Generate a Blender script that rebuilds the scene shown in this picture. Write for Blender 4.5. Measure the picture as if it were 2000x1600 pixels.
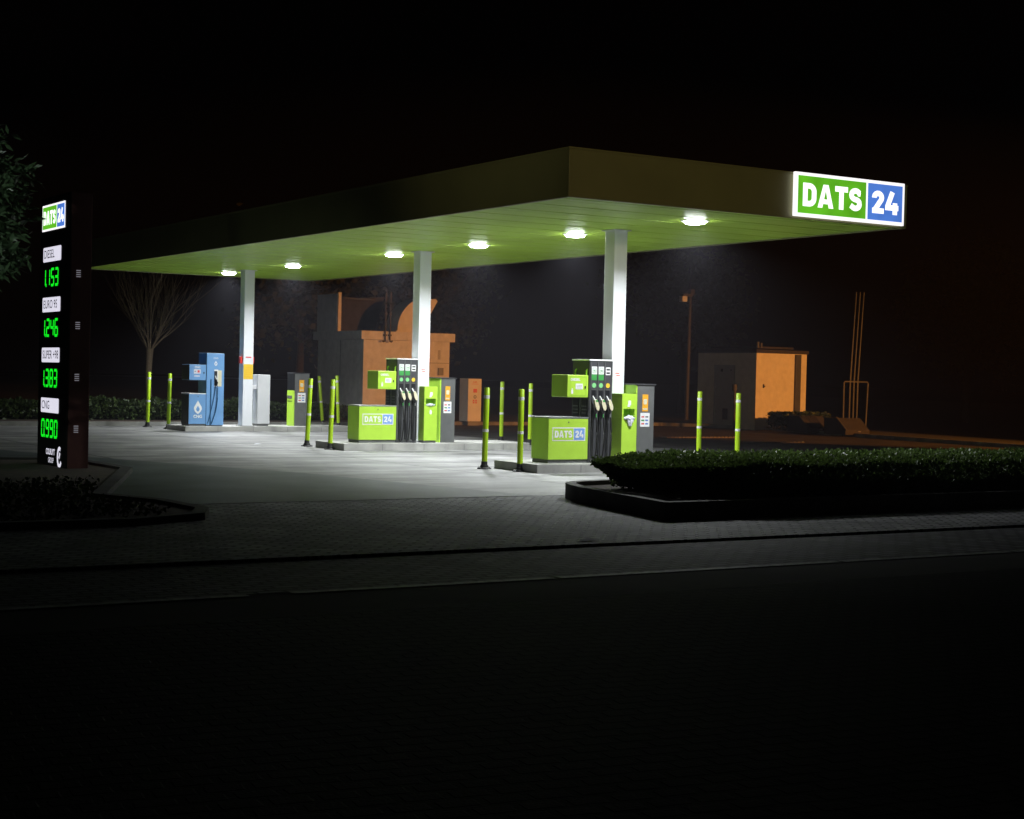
import bpy, bmesh, math, random
import numpy as np
from mathutils import Vector, Matrix

random.seed(7)
rng = np.random.default_rng(11)
for o in list(bpy.data.objects):
    bpy.data.objects.remove(o)
scene = bpy.context.scene
COL = scene.collection

# ------------------------------------------------------------------ camera
CAM_H = 1.65
YAW, PITCH, ROLL = math.radians(57.9415), math.radians(-1.2143), math.radians(1.2981)
fw = Vector((math.cos(YAW)*math.cos(PITCH), math.sin(YAW)*math.cos(PITCH), math.sin(PITCH)))
rt = Vector((math.sin(YAW), -math.cos(YAW), 0))
up = rt.cross(fw)
r2 = math.cos(ROLL)*rt + math.sin(ROLL)*up
u2 = -math.sin(ROLL)*rt + math.cos(ROLL)*up
cd = bpy.data.cameras.new('camera')
cam = bpy.data.objects.new('camera', cd)
COL.objects.link(cam)
cam.matrix_world = Matrix(((r2.x, u2.x, -fw.x, 0), (r2.y, u2.y, -fw.y, 0), (r2.z, u2.z, -fw.z, CAM_H), (0, 0, 0, 1)))
cd.sensor_width = 36
cd.lens = 3132.87/2000*36
cd.clip_start = 0.1
cd.clip_end = 1000
scene.camera = cam

# ------------------------------------------------------------------ world, exposure
w = bpy.data.worlds.new('World')
scene.world = w
w.use_nodes = True
bg = w.node_tree.nodes['Background']
bg.inputs[0].default_value = (0.62, 0.46, 0.72, 1)
bg.inputs[1].default_value = 0.0003
scene.view_settings.view_transform = 'Standard'
scene.view_settings.look = 'None'
scene.view_settings.exposure = 0
scene.view_settings.gamma = 1
LED_POWER = 256
SODIUM_POWER = 43000
HAZE_DENSITY = 0.0011

# ------------------------------------------------------------------ materials
def pm(name, col, rough=0.6, var=0.12, scale=6.0, bump=0.0, metal=0.0, spec=0.5, dirt=0.0, fine=0):
    m = bpy.data.materials.new(name)
    m.use_nodes = True
    nt = m.node_tree
    b = nt.nodes['Principled BSDF']
    b.inputs['Roughness'].default_value = rough
    b.inputs['Metallic'].default_value = metal
    b.inputs['Specular IOR Level'].default_value = spec
    g = nt.nodes.new('ShaderNodeNewGeometry')
    n = nt.nodes.new('ShaderNodeTexNoise')
    n.inputs['Scale'].default_value = scale
    n.inputs['Detail'].default_value = 6
    nt.links.new(g.outputs['Position'], n.inputs['Vector'])
    r = nt.nodes.new('ShaderNodeValToRGB')
    c = Vector(col)
    r.color_ramp.elements[0].color = (*(c*(1-var)), 1)
    r.color_ramp.elements[1].color = (*(c*(1+var)), 1)
    r.color_ramp.elements[0].position = .3
    r.color_ramp.elements[1].position = .7
    nt.links.new(n.outputs['Fac'], r.inputs['Fac'])
    out = r.outputs['Color']
    if dirt:
        n2 = nt.nodes.new('ShaderNodeTexNoise')
        n2.inputs['Scale'].default_value = scale*.35
        n2.inputs['Detail'].default_value = 8
        n2.inputs['Roughness'].default_value = .7
        mp = nt.nodes.new('ShaderNodeMapping')
        mp.inputs['Scale'].default_value = (1, 1, .25)
        nt.links.new(g.outputs['Position'], mp.inputs['Vector'])
        nt.links.new(mp.outputs[0], n2.inputs['Vector'])
        r3 = nt.nodes.new('ShaderNodeValToRGB')
        r3.color_ramp.elements[0].position = .52
        r3.color_ramp.elements[1].position = .72
        nt.links.new(n2.outputs['Fac'], r3.inputs['Fac'])
        mx = nt.nodes.new('ShaderNodeMix')
        mx.data_type = 'RGBA'
        ml = nt.nodes.new('ShaderNodeMath')
        ml.operation = 'MULTIPLY'
        ml.inputs[1].default_value = dirt
        nt.links.new(r3.outputs['Color'], ml.inputs[0])
        nt.links.new(ml.outputs[0], mx.inputs['Factor'])
        nt.links.new(out, mx.inputs['A'])
        mx.inputs['B'].default_value = (col[0]*.35+.01, col[1]*.35+.01, col[2]*.35+.008, 1)
        out = mx.outputs['Result']
    nt.links.new(out, b.inputs['Base Color'])
    if bump:
        bp = nt.nodes.new('ShaderNodeBump')
        bp.inputs['Strength'].default_value = bump
        bp.inputs['Distance'].default_value = .01
        nt.links.new(n.outputs['Fac'], bp.inputs['Height'])
        nt.links.new(bp.outputs['Normal'], b.inputs['Normal'])
    return m

def em(name, col, strength, base=None, vary=0.0, vs=3.0):
    m = bpy.data.materials.new(name)
    m.use_nodes = True
    nt = m.node_tree
    b = nt.nodes['Principled BSDF']
    b.inputs['Base Color'].default_value = (*(base or col), 1)
    b.inputs['Roughness'].default_value = .3
    b.inputs['Emission Color'].default_value = (*col, 1)
    b.inputs['Emission Strength'].default_value = strength
    if vary:      # uneven tubes behind the acrylic
        n = nt.nodes.new('ShaderNodeTexNoise')
        n.inputs['Scale'].default_value = vs
        g = nt.nodes.new('ShaderNodeNewGeometry')
        nt.links.new(g.outputs['Position'], n.inputs['Vector'])
        mr = nt.nodes.new('ShaderNodeMapRange')
        mr.inputs['From Min'].default_value = .3
        mr.inputs['From Max'].default_value = .7
        mr.inputs['To Min'].default_value = strength*(1-vary)
        mr.inputs['To Max'].default_value = strength*(1+vary)
        nt.links.new(n.outputs['Fac'], mr.inputs['Value'])
        nt.links.new(mr.outputs[0], b.inputs['Emission Strength'])
    return m

def paver_mat(name, c1, c2, mortar, bw, bh, rot, rough=.65, msize=.012, bump=.6, offset=.5, big=.5, spec=.5):
    m = bpy.data.materials.new(name)
    m.use_nodes = True
    nt = m.node_tree
    b = nt.nodes['Principled BSDF']
    g = nt.nodes.new('ShaderNodeNewGeometry')
    mp = nt.nodes.new('ShaderNodeMapping')
    mp.inputs['Rotation'].default_value = (0, 0, math.radians(rot))
    nt.links.new(g.outputs['Position'], mp.inputs['Vector'])
    nz = nt.nodes.new('ShaderNodeTexNoise')
    nz.inputs['Scale'].default_value = 2.5
    nt.links.new(g.outputs['Position'], nz.inputs['Vector'])
    sub = nt.nodes.new('ShaderNodeVectorMath')
    sub.operation = 'SCALE'
    sub.inputs['Scale'].default_value = .035
    nt.links.new(nz.outputs['Color'], sub.inputs[0])
    ad = nt.nodes.new('ShaderNodeVectorMath')
    nt.links.new(mp.outputs[0], ad.inputs[0])
    nt.links.new(sub.outputs[0], ad.inputs[1])
    br = nt.nodes.new('ShaderNodeTexBrick')
    br.inputs['Scale'].default_value = 1
    br.inputs['Brick Width'].default_value = bw
    br.inputs['Row Height'].default_value = bh
    br.inputs['Mortar Size'].default_value = msize
    br.inputs['Mortar Smooth'].default_value = .3
    br.inputs['Color1'].default_value = (*c1, 1)
    br.inputs['Color2'].default_value = (*c2, 1)
    br.inputs['Mortar'].default_value = (*mortar, 1)
    br.offset = offset
    nt.links.new(ad.outputs[0], br.inputs['Vector'])
    n = nt.nodes.new('ShaderNodeTexNoise')
    n.inputs['Scale'].default_value = .9
    n.inputs['Detail'].default_value = 8
    n.inputs['Roughness'].default_value = .65
    nt.links.new(g.outputs['Position'], n.inputs['Vector'])
    mr = nt.nodes.new('ShaderNodeMapRange')
    mr.inputs['From Min'].default_value = .35
    mr.inputs['From Max'].default_value = .65
    mr.inputs['To Min'].default_value = 1-big
    mr.inputs['To Max'].default_value = 1+big*.5
    nt.links.new(n.outputs['Fac'], mr.inputs['Value'])
    mx = nt.nodes.new('ShaderNodeVectorMath')
    mx.operation = 'SCALE'
    nt.links.new(br.outputs['Color'], mx.inputs[0])
    nt.links.new(mr.outputs[0], mx.inputs['Scale'])
    nt.links.new(mx.outputs[0], b.inputs['Base Color'])
    n3 = nt.nodes.new('ShaderNodeTexNoise')
    n3.inputs['Scale'].default_value = 60
    nt.links.new(g.outputs['Position'], n3.inputs['Vector'])
    mm = nt.nodes.new('ShaderNodeMath')
    mm.operation = 'MULTIPLY_ADD'
    mm.inputs[1].default_value = -1
    nt.links.new(br.outputs['Fac'], mm.inputs[0])
    m3 = nt.nodes.new('ShaderNodeMath')
    m3.operation = 'MULTIPLY'
    m3.inputs[1].default_value = .5
    nt.links.new(n3.outputs['Fac'], m3.inputs[0])
    nt.links.new(m3.outputs[0], mm.inputs[2])
    bp = nt.nodes.new('ShaderNodeBump')
    bp.inputs['Strength'].default_value = bump
    bp.inputs['Distance'].default_value = .012
    nt.links.new(mm.outputs[0], bp.inputs['Height'])
    nt.links.new(bp.outputs['Normal'], b.inputs['Normal'])
    b.inputs['Roughness'].default_value = rough
    b.inputs['Specular IOR Level'].default_value = spec
    return m

def concrete_mat(name, col, joint, stain=.5, rough=.55):
    """cast slabs: joints every few metres, large stains, tyre streaks along X, oil spots"""
    m = paver_mat(name, col, tuple(c*.93 for c in col), joint, 4.6, 3.7, 0, rough, .028, .35, 0.0, stain)
    nt = m.node_tree
    b = nt.nodes['Principled BSDF']
    src = b.inputs['Base Color'].links[0].from_socket
    g = nt.nodes.new('ShaderNodeNewGeometry')
    mp = nt.nodes.new('ShaderNodeMapping')
    mp.inputs['Scale'].default_value = (.12, 1.6, 1)
    mp.inputs['Rotation'].default_value = (0, 0, math.radians(4))
    nt.links.new(g.outputs['Position'], mp.inputs['Vector'])
    n = nt.nodes.new('ShaderNodeTexNoise')
    n.inputs['Scale'].default_value = 1.2
    n.inputs['Detail'].default_value = 7
    n.inputs['Roughness'].default_value = .6
    nt.links.new(mp.outputs[0], n.inputs['Vector'])
    mr = nt.nodes.new('ShaderNodeMapRange')
    mr.inputs['From Min'].default_value = .35
    mr.inputs['From Max'].default_value = .65
    mr.inputs['To Min'].default_value = .38
    mr.inputs['To Max'].default_value = 1.12
    nt.links.new(n.outputs['Fac'], mr.inputs['Value'])
    v = nt.nodes.new('ShaderNodeTexVoronoi')
    v.inputs['Scale'].default_value = 1.7
    v.inputs['Randomness'].default_value = 1
    nt.links.new(g.outputs['Position'], v.inputs['Vector'])
    mr2 = nt.nodes.new('ShaderNodeMapRange')
    mr2.inputs['From Min'].default_value = .04
    mr2.inputs['From Max'].default_value = .12
    mr2.inputs['To Min'].default_value = .4
    mr2.inputs['To Max'].default_value = 1
    nt.links.new(v.outputs['Distance'], mr2.inputs['Value'])
    ml = nt.nodes.new('ShaderNodeMath')
    ml.operation = 'MULTIPLY'
    nt.links.new(mr.outputs[0], ml.inputs[0])
    nt.links.new(mr2.outputs[0], ml.inputs[1])
    sc = nt.nodes.new('ShaderNodeVectorMath')
    sc.operation = 'SCALE'
    nt.links.new(src, sc.inputs[0])
    nt.links.new(ml.outputs[0], sc.inputs['Scale'])
    nt.links.new(sc.outputs[0], b.inputs['Base Color'])
    return m

def leaf_mat(name, c1, c2, rough=.4, scale=9):
    m = pm(name, c1, rough, .0, scale)
    nt = m.node_tree
    r = [n for n in nt.nodes if n.type == 'VALTORGB'][0]
    r.color_ramp.elements[0].color = (*c1, 1)
    r.color_ramp.elements[1].color = (*c2, 1)
    b = nt.nodes['Principled BSDF']
    tr = nt.nodes.new('ShaderNodeBsdfTranslucent')
    nt.links.new(r.outputs['Color'], tr.inputs['Color'])
    mx = nt.nodes.new('ShaderNodeMixShader')
    mx.inputs[0].default_value = .35
    nt.links.new(b.outputs[0], mx.inputs[1]); nt.links.new(tr.outputs[0], mx.inputs[2])
    nt.links.new(mx.outputs[0], nt.nodes['Material Output'].inputs['Surface'])
    return m

M = {}
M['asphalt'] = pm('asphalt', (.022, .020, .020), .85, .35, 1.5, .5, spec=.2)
M['forecourt_asphalt'] = pm('forecourt_asphalt', (.07, .085, .088), .55, .35, 1.2, .4)
M['back_asphalt'] = pm('back_asphalt', (.055, .05, .048), .85, .45, 1.1, .5, spec=.2, dirt=.5)
M['concrete'] = concrete_mat('concrete', (.285, .285, .285), (.03, .03, .03))
M['driveway'] = paver_mat('driveway_pavers', (.42, .42, .44), (.20, .20, .21), (.03, .03, .03), .24, .12, 38, .7, .02, 1.0, big=.6)
M['path'] = paver_mat('path_pavers', (.22, .22, .235), (.11, .11, .12), (.02, .02, .02), .24, .12, 0, .7, .02, 1.0, spec=.3)
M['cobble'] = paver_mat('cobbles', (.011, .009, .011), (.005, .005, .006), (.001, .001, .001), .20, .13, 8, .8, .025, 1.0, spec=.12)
M['line'] = pm('road_paint', (.36, .36, .35), .6, .5, 14, 0, dirt=.7)
M['kerb_dark'] = pm('kerb_dark', (.05, .05, .045), .9, .3, 3, .3)
M['kerb'] = pm('kerb_concrete', (.17, .17, .155), .8, .3, 3, .3, dirt=.5)
M['island'] = pm('island_concrete', (.36, .36, .34), .7, .2, 3, .3, dirt=.45)
M['soil'] = pm('soil', (.045, .03, .02), .95, .5, 8, 1.0)
M['grass'] = pm('verge', (.03, .028, .015), .95, .5, 3, .8)
M['ceiling'] = pm('ceiling_green', (.42, .64, .075), .45, .06, 1.2)
M['fascia'] = pm('fascia_green', (.18, .19, .08), .5, .08, 1.5)
M['fascia_groove'] = pm('groove_dark', (.04, .06, .015), .8, .1, 2)
M['column'] = pm('column_white', (.74, .76, .80), .35, .03, 2, dirt=.12)
M['steel'] = pm('steel', (.45, .46, .47), .35, .1, 8, metal=.8)
M['lime'] = pm('lime_paint', (.42, .68, .06), .38, .05, 4, dirt=.10)
M['lime2'] = pm('lime_paint_edge', (.24, .50, .02), .4, .05, 4)
M['bollard'] = pm('bollard_plastic', (.40, .62, .008), .4, .05, 6, dirt=.25)
M['reflect'] = pm('reflective_band', (.75, .76, .78), .35, .1, 30)
M['rubber'] = pm('black_rubber', (.012, .012, .012), .55, .2, 20)
M['dark'] = pm('dark_panel', (.055, .057, .062), .4, .15, 5, dirt=.2)
M['darker'] = pm('black_plastic', (.012, .013, .015), .35, .1, 10)
M['grey'] = pm('grey_panel', (.12, .125, .125), .45, .12, 4, dirt=.3)
M['white'] = pm('white_enamel', (.78, .79, .80), .4, .03, 5)
M['white_dirty'] = pm('white_panel', (.60, .61, .63), .45, .05, 3, dirt=.15)
M['green_label'] = pm('green_label', (.05, .30, .07), .4, .04, 5)
M['mint'] = pm('mint_disc', (.22, .62, .24), .4, .04, 5)
M['yellow'] = pm('yellow_disc', (.75, .50, .04), .4, .04, 5)
M['orange'] = pm('orange_sticker', (.80, .38, .03), .45, .05, 9)
M['cream'] = pm('cream_plastic', (.66, .62, .44), .35, .04, 8)
M['ink'] = pm('label_ink', (.09, .09, .10), .6, .04, 8)
M['redink'] = pm('red_ink', (.62, .07, .08), .5, .04, 8)
M['blueink'] = pm('blue_ink', (.10, .20, .55), .5, .04, 8)
M['red'] = pm('red_plastic', (.62, .03, .02), .4, .04, 8)
M['logo_blue'] = pm('logo_blue', (.19, .35, .72), .4, .03, 5)
M['cng_blue'] = pm('cng_blue', (.15, .33, .62), .4, .05, 3, dirt=.12)
M['cng_dark'] = pm('cng_navy', (.02, .10, .22), .4, .05, 3)
M['paper'] = pm('paper', (.62, .63, .72), .8, .1, 30)
M['render'] = pm('rendered_wall', (.62, .60, .57), .85, .10, 5, .4, dirt=.25)
M['hutwall'] = pm('hut_wall', (.62, .58, .50), .8, .08, 5, .3, dirt=.2)
M['door'] = pm('door_grey', (.34, .34, .36), .6, .08, 6, dirt=.2)
M['roofdark'] = pm('roof_bitumen', (.028, .025, .025), .9, .3, 6, .5)
M['galv'] = pm('galvanised', (.055, .055, .055), .6, .2, 8)
M['totem'] = pm('totem_black', (.012, .014, .012), .45, .1, 6)
M['totem_side'] = pm('totem_brown', (.13, .05, .045), .5, .1, 6)
M['bark'] = pm('bark', (.10, .07, .04), .9, .3, 20, .6)
M['bark_dark'] = pm('bark_dark', (.05, .04, .03), .9, .3, 12, .6)
M['leaf_hedge'] = leaf_mat('leaf_hedge', (.05, .09, .015), (.15, .23, .06), .38, 14)
M['leaf_cover'] = leaf_mat('leaf_cover', (.012, .02, .006), (.03, .04, .012), .85, 8)
M['leaf_back'] = leaf_mat('leaf_back', (.02, .04, .01), (.08, .12, .03), .5, 5)
M['leaf_tree'] = leaf_mat('leaf_tree', (.06, .11, .05), (.14, .22, .12), .35, 6)
M['leaf_far'] = leaf_mat('leaf_far', (.03, .04, .02), (.07, .08, .04), .7, 2)
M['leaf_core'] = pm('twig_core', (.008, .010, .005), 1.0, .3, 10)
M['terminal_orange'] = pm('terminal_white', (.62, .60, .58), .5, .06, 5)
M['gratem'] = pm('cast_iron', (.10, .09, .08), .5, .2, 12, metal=.4)
# light-giving
M['lens'] = em('lamp_lens', (.95, .98, 1), 85)
M['sign_white'] = em('sign_white_lit', (1.0, .97, .99), 1.15, (.8, .8, .8))
M['sign_letter'] = em('sign_letter_lit', (1.0, .98, 1.0), 1.35, (.8, .8, .8))
M['sign_green'] = em('sign_green_lit', (.11, .46, .018), .95, (.1, .4, .02), .28, 1.6)
M['sign_blue'] = em('sign_blue_lit', (.075, .20, .66), .95, (.1, .2, .5), .18, 2.0)
M['plate_lit'] = em('price_plate_lit', (.88, .86, 1.0), .85, (.8, .8, .8))
M['led_green'] = em('led_green', (.004, .62, .012), 1.5, (.01, .2, .01))
M['led_ghost'] = pm('display_glass', (.006, .012, .006), .25, .1, 5)
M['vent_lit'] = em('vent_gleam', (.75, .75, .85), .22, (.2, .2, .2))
M['fill_lens'] = em('fill_lens', (.85, 1, .9), 6)  # lens of the two added, unseen lamps
M['sodium_lens'] = em('sodium_lens', (1, .42, .08), 25)

# ------------------------------------------------------------------ mesh builder
def tag(o, label=None, cat=None, group=None, kind=None):
    if label: o['label'] = label
    if cat: o['category'] = cat
    if group: o['group'] = group
    if kind: o['kind'] = kind
    return o

def empty(name, loc, label, cat, group=None, rz=0):
    o = bpy.data.objects.new(name, None)
    o.empty_display_size = .1
    o.location = loc
    o.rotation_euler = (0, 0, rz)
    COL.objects.link(o)
    return tag(o, label, cat, group)

FR = {'S': (Vector((1, 0, 0)), Vector((0, 0, 1)), Vector((0, -1, 0))),
      'W': (Vector((0, -1, 0)), Vector((0, 0, 1)), Vector((-1, 0, 0)))}

class MB:
    def __init__(s):
        s.v = []; s.f = []; s.m = []; s.mats = []; s.sm = []
    def mi(s, mat):
        if mat not in s.mats: s.mats.append(mat)
        return s.mats.index(mat)
    def add(s, vs, fs, mat, smooth=False):
        b = len(s.v)
        s.v += [tuple(v) for v in vs]
        k = s.mi(mat)
        for f in fs:
            s.f.append(tuple(i+b for i in f)); s.m.append(k); s.sm.append(smooth)
        return s
    def box(s, x0, x1, y0, y1, z0, z1, mat, bev=0.0):
        bm = bmesh.new()
        bmesh.ops.create_cube(bm, size=1)
        for v in bm.verts:
            v.co = Vector(((x0+x1)/2+v.co.x*(x1-x0), (y0+y1)/2+v.co.y*(y1-y0), (z0+z1)/2+v.co.z*(z1-z0)))
        if bev:
            bmesh.ops.bevel(bm, geom=bm.edges[:], offset=bev, segments=2, affect='EDGES', profile=.6)
        bm.verts.index_update()
        s.add([v.co.copy() for v in bm.verts], [[v.index for v in f.verts] for f in bm.faces], mat)
        bm.free()
        return s
    def prism(s, poly, axis, a0, a1, mat):
        """extrude a 2D polygon: axis 'x' (poly = y,z) 'y' (poly = x,z) 'z' (poly = x,y)"""
        n = len(poly)
        def P(p, a):
            return {'x': (a, p[0], p[1]), 'y': (p[0], a, p[1]), 'z': (p[0], p[1], a)}[axis]
        vs = [P(p, a0) for p in poly]+[P(p, a1) for p in poly]
        fs = [list(range(n))[::-1], list(range(n, 2*n))]+[[i, (i+1) % n, n+(i+1) % n, n+i] for i in range(n)]
        bm = bmesh.new()
        bv = [bm.verts.new(v) for v in vs]
        for f in fs: bm.faces.new([bv[i] for i in f])
        bmesh.ops.recalc_face_normals(bm, faces=bm.faces[:])
        bm.verts.index_update()
        s.add([v.co.copy() for v in bm.verts], [[v.index for v in f.verts] for f in bm.faces], mat)
        bm.free()
        return s
    def tube(s, pts, rad, mat, n=10, caps=True):
        pts = [Vector(p) for p in pts]
        rs = rad if isinstance(rad, (list, tuple)) else [rad]*len(pts)
        vs = []; fs = []
        ref = Vector((0, 0, 1))
        for i, p in enumerate(pts):
            t = (pts[min(i+1, len(pts)-1)]-pts[max(i-1, 0)])
            t = t.normalized() if t.length > 1e-9 else Vector((0, 0, 1))
            a = t.cross(ref)
            if a.length < .05: a = t.cross(Vector((0, 1, 0)))
            a.normalize(); b = t.cross(a)
            for k in range(n):
                an = 2*math.pi*k/n
                vs.append(p+rs[i]*(math.cos(an)*a+math.sin(an)*b))
        for i in range(len(pts)-1):
            for k in range(n):
                fs.append((i*n+k, i*n+(k+1) % n, (i+1)*n+(k+1) % n, (i+1)*n+k))
        s.add(vs, fs, mat, True)
        if caps:
            s.add(vs[:n], [list(range(n))], mat)
            s.add(vs[-n:], [list(range(n))[::-1]], mat)
        return s
    def lathe(s, prof, mat, n=20, c=(0, 0, 0)):
        vs = []; fs = []
        for r, z in prof:
            for k in range(n):
                a = 2*math.pi*k/n
                vs.append((c[0]+r*math.cos(a), c[1]+r*math.sin(a), c[2]+z))
        for i in range(len(prof)-1):
            for k in range(n):
                fs.append((i*n+k, i*n+(k+1) % n, (i+1)*n+(k+1) % n, (i+1)*n+k))
        fs.append(tuple(range(n))[::-1]); fs.append(tuple(range((len(prof)-1)*n, len(prof)*n)))
        return s.add(vs, fs, mat)
    def fpoly(s, o, face, pts, w0, mat):
        """flat polygon on a face: o = origin, pts = (u, v), w0 = how far it stands proud"""
        u, v, n = FR[face]; o = Vector(o)
        return s.add([o+u*p[0]+v*p[1]+n*w0 for p in pts], [list(range(len(pts)))], mat)
    def frect(s, o, face, u0, v0, u1, v1, w0, mat, r=0.0):
        if r:
            pts = []
            for cx, cy, a0 in ((u1-r, v0+r, -90), (u1-r, v1-r, 0), (u0+r, v1-r, 90), (u0+r, v0+r, 180)):
                for k in range(5):
                    a = math.radians(a0+k*22.5)
                    pts.append((cx+r*math.cos(a), cy+r*math.sin(a)))
        else:
            pts = [(u0, v0), (u1, v0), (u1, v1), (u0, v1)]
        return s.fpoly(o, face, pts, w0, mat)
    def fdisc(s, o, face, cu, cv, r, w0, mat, n=24, ry=None):
        return s.fpoly(o, face, [(cu+r*math.cos(2*math.pi*k/n), cv+(ry or r)*math.sin(2*math.pi*k/n)) for k in range(n)], w0, mat)
    def stroke(s, o, face, path, t, w0, mat, closed=False):
        P = []
        for p in path:
            p = Vector(p)
            if not P or (p-P[-1]).length > 1e-5: P.append(p)
        if closed and (P[0]-P[-1]).length < 1e-5: P.pop()
        n = len(P)
        L = []; R = []
        for i in range(n):
            a = P[i-1] if (i > 0 or closed) else None
            b = P[(i+1) % n] if (i < n-1 or closed) else None
            d1 = (P[i]-a).normalized() if a is not None else None
            d2 = (b-P[i]).normalized() if b is not None else None
            if d1 is None: d1 = d2
            if d2 is None: d2 = d1
            n1 = Vector((-d1.y, d1.x)); n2 = Vector((-d2.y, d2.x))
            m_ = n1+n2
            m_ = m_.normalized() if m_.length > 1e-6 else n1
            k = t/2/max(.45, m_.dot(n1))
            L.append(P[i]+m_*k); R.append(P[i]-m_*k)
        for i in range(n if closed else n-1):
            j = (i+1) % n
            s.fpoly(o, face, [R[i], R[j], L[j], L[i]], w0, mat)
        return s
    def text(s, o, face, body, size, w0, mat, sx=1.0, bold=0.0, align='LEFT'):
        c = bpy.data.curves.new('t', 'FONT')
        c.body = body; c.size = size; c.offset = bold; c.align_x = align
        ob = bpy.data.objects.new('t', c)
        COL.objects.link(ob)
        dg = bpy.context.evaluated_depsgraph_get()
        me = bpy.data.meshes.new_from_object(ob.evaluated_get(dg))
        u, v, n = FR[face]; o = Vector(o)
        s.add([o+u*(q.co.x*sx)+v*q.co.y+n*w0 for q in me.vertices], [list(p.vertices) for p in me.polygons], mat)
        bpy.data.objects.remove(ob); bpy.data.curves.remove(c); bpy.data.meshes.remove(me)
        return s
    def build(s, name, parent=None, loc=None):
        me = bpy.data.meshes.new(name)
        me.from_pydata(s.v, [], s.f)
        for m_ in s.mats: me.materials.append(M[m_])
        me.polygons.foreach_set('material_index', s.m)
        me.polygons.foreach_set('use_smooth', s.sm)
        me.update()
        o = bpy.data.objects.new(name, me)
        COL.objects.link(o)
        if parent: o.parent = parent
        if loc: o.location = loc
        return o

def copy_tree(o, parent=None):
    c = o.copy(); COL.objects.link(c)
    if parent: c.parent = parent
    for ch in list(o.children): copy_tree(ch, c)
    return c

def arc(cx, cy, rx, ry, a0, a1, n=7):
    return [(cx+rx*math.cos(math.radians(a0+(a1-a0)*k/(n-1))), cy+ry*math.sin(math.radians(a0+(a1-a0)*k/(n-1)))) for k in range(n)]

# heavy condensed capitals drawn as strokes in a box of height 1
T_ = .235
def glyph(ch):
    h = T_/2
    if ch == 'D':
        return .68, [([(h, h), (.32, h)]+arc(.32, .36, .68-.32-h, .36-h, -90, 0)+arc(.32, .64, .68-.32-h, .36-h, 0, 90)+[(.32, 1-h), (h, 1-h)], True)]
    if ch == 'A':
        return .80, 'A'
    if ch == 'T':
        return .66, [([(0, 1-h), (.66, 1-h)], False), ([(.33, 0), (.33, 1-T_)], False)]
    if ch == 'S':
        return .66, [([(h*.7, .23)]+arc(.33, .29, .33-h, .29-h, 200, 360, 9)[1:]+arc(.33, .34, .33-h, .16, 0, 70, 4)[1:]+[(.33, .5)]+arc(.33, .68, .33-h, .17, 250, 180, 4)[:]+arc(.33, .71, .33-h, .29-h, 180, 20, 9)[1:]+[(.66-h*.7, .77)], False)]
    if ch == '2':
        return .62, [([(h, .68)]+arc(.31, .70, .31-h, .30-h, 180, -25, 9)[0:]+[(h*1.15, h)], False), ([(0.02, h), (.62, h)], False)]
    if ch == '4':
        return .68, [([(.36, 1), (h, .36), (h, .30), (.68, .30)], False), ([(.50, 0), (.50, .52)], False)]

def letters(mb, o, face, body, height, width, w0, mat):
    gs = [glyph(c) for c in body]
    gap = .075
    tot = sum(g[0] for g in gs)+gap*(len(gs)-1)
    sx = width/tot
    x = 0
    o = Vector(o)
    u, v, n = FR[face]
    for k, (gw, paths) in enumerate(gs):
        def tr(p): return ((x+p[0])*sx, p[1]*height)
        if paths == 'A':
            for q, poly in enumerate(([(0, 0), (.235, 0), (.40, .76), (.40, 1), (.27, 1)], [(.80, 0), (.53, 1), (.40, 1), (.40, .76), (.565, 0)], [(.23, .17), (.57, .17), (.57, .37), (.23, .37)])):
                mb.fpoly(o, face, [tr(p) for p in poly], w0+.0006*q, mat)
        else:
            for q, (path, closed) in enumerate(paths):
                # stroke computed in glyph space then scaled
                tmp = MB(); tmp.stroke((0, 0, 0), 'S', path, T_, 0, mat, closed)
                pts = [((x+p[0])*sx, p[2]*height) for p in tmp.v]
                for f in tmp.f:
                    mb.fpoly(o, face, [pts[i] for i in f], w0+.0006*q, mat)
        x += gw+gap

def logo(mb, o, face, wd, ht, mats, w0=.002, back=True):
    """framed two-field logo: white frame, green field DATS, blue field 24"""
    fr, gr, bl, le = mats
    b = ht*.075
    st = .0025
    if back: mb.frect(o, face, 0, 0, wd, ht, w0, fr)
    split = wd*.635
    mb.frect(o, face, b, b, split, ht-b, w0+st, gr)
    mb.frect(o, face, split+b*.75, b, wd-b, ht-b, w0+st, bl)
    u, v, n = FR[face]; o = Vector(o)
    lh = ht*.53; lv = (ht-lh)/2
    letters(mb, o+u*(wd*.065)+v*lv, face, 'DATS', lh, wd*.53, w0+2*st, le)
    letters(mb, o+u*(wd*.69)+v*lv, face, '24', lh, wd*.25, w0+2*st, le)

# ------------------------------------------------------------------ ground
def sheet(name, poly, z, mat):
    mb = MB(); mb.add([(x, y, z) for x, y in poly], [list(range(len(poly)))], mat)
    return tag(mb.build(name), kind='structure')
def slab(name, poly, z0, z1, mat):
    mb = MB(); mb.prism(poly, 'z', z0, z1, mat)
    return tag(mb.build(name), kind='structure')

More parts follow.
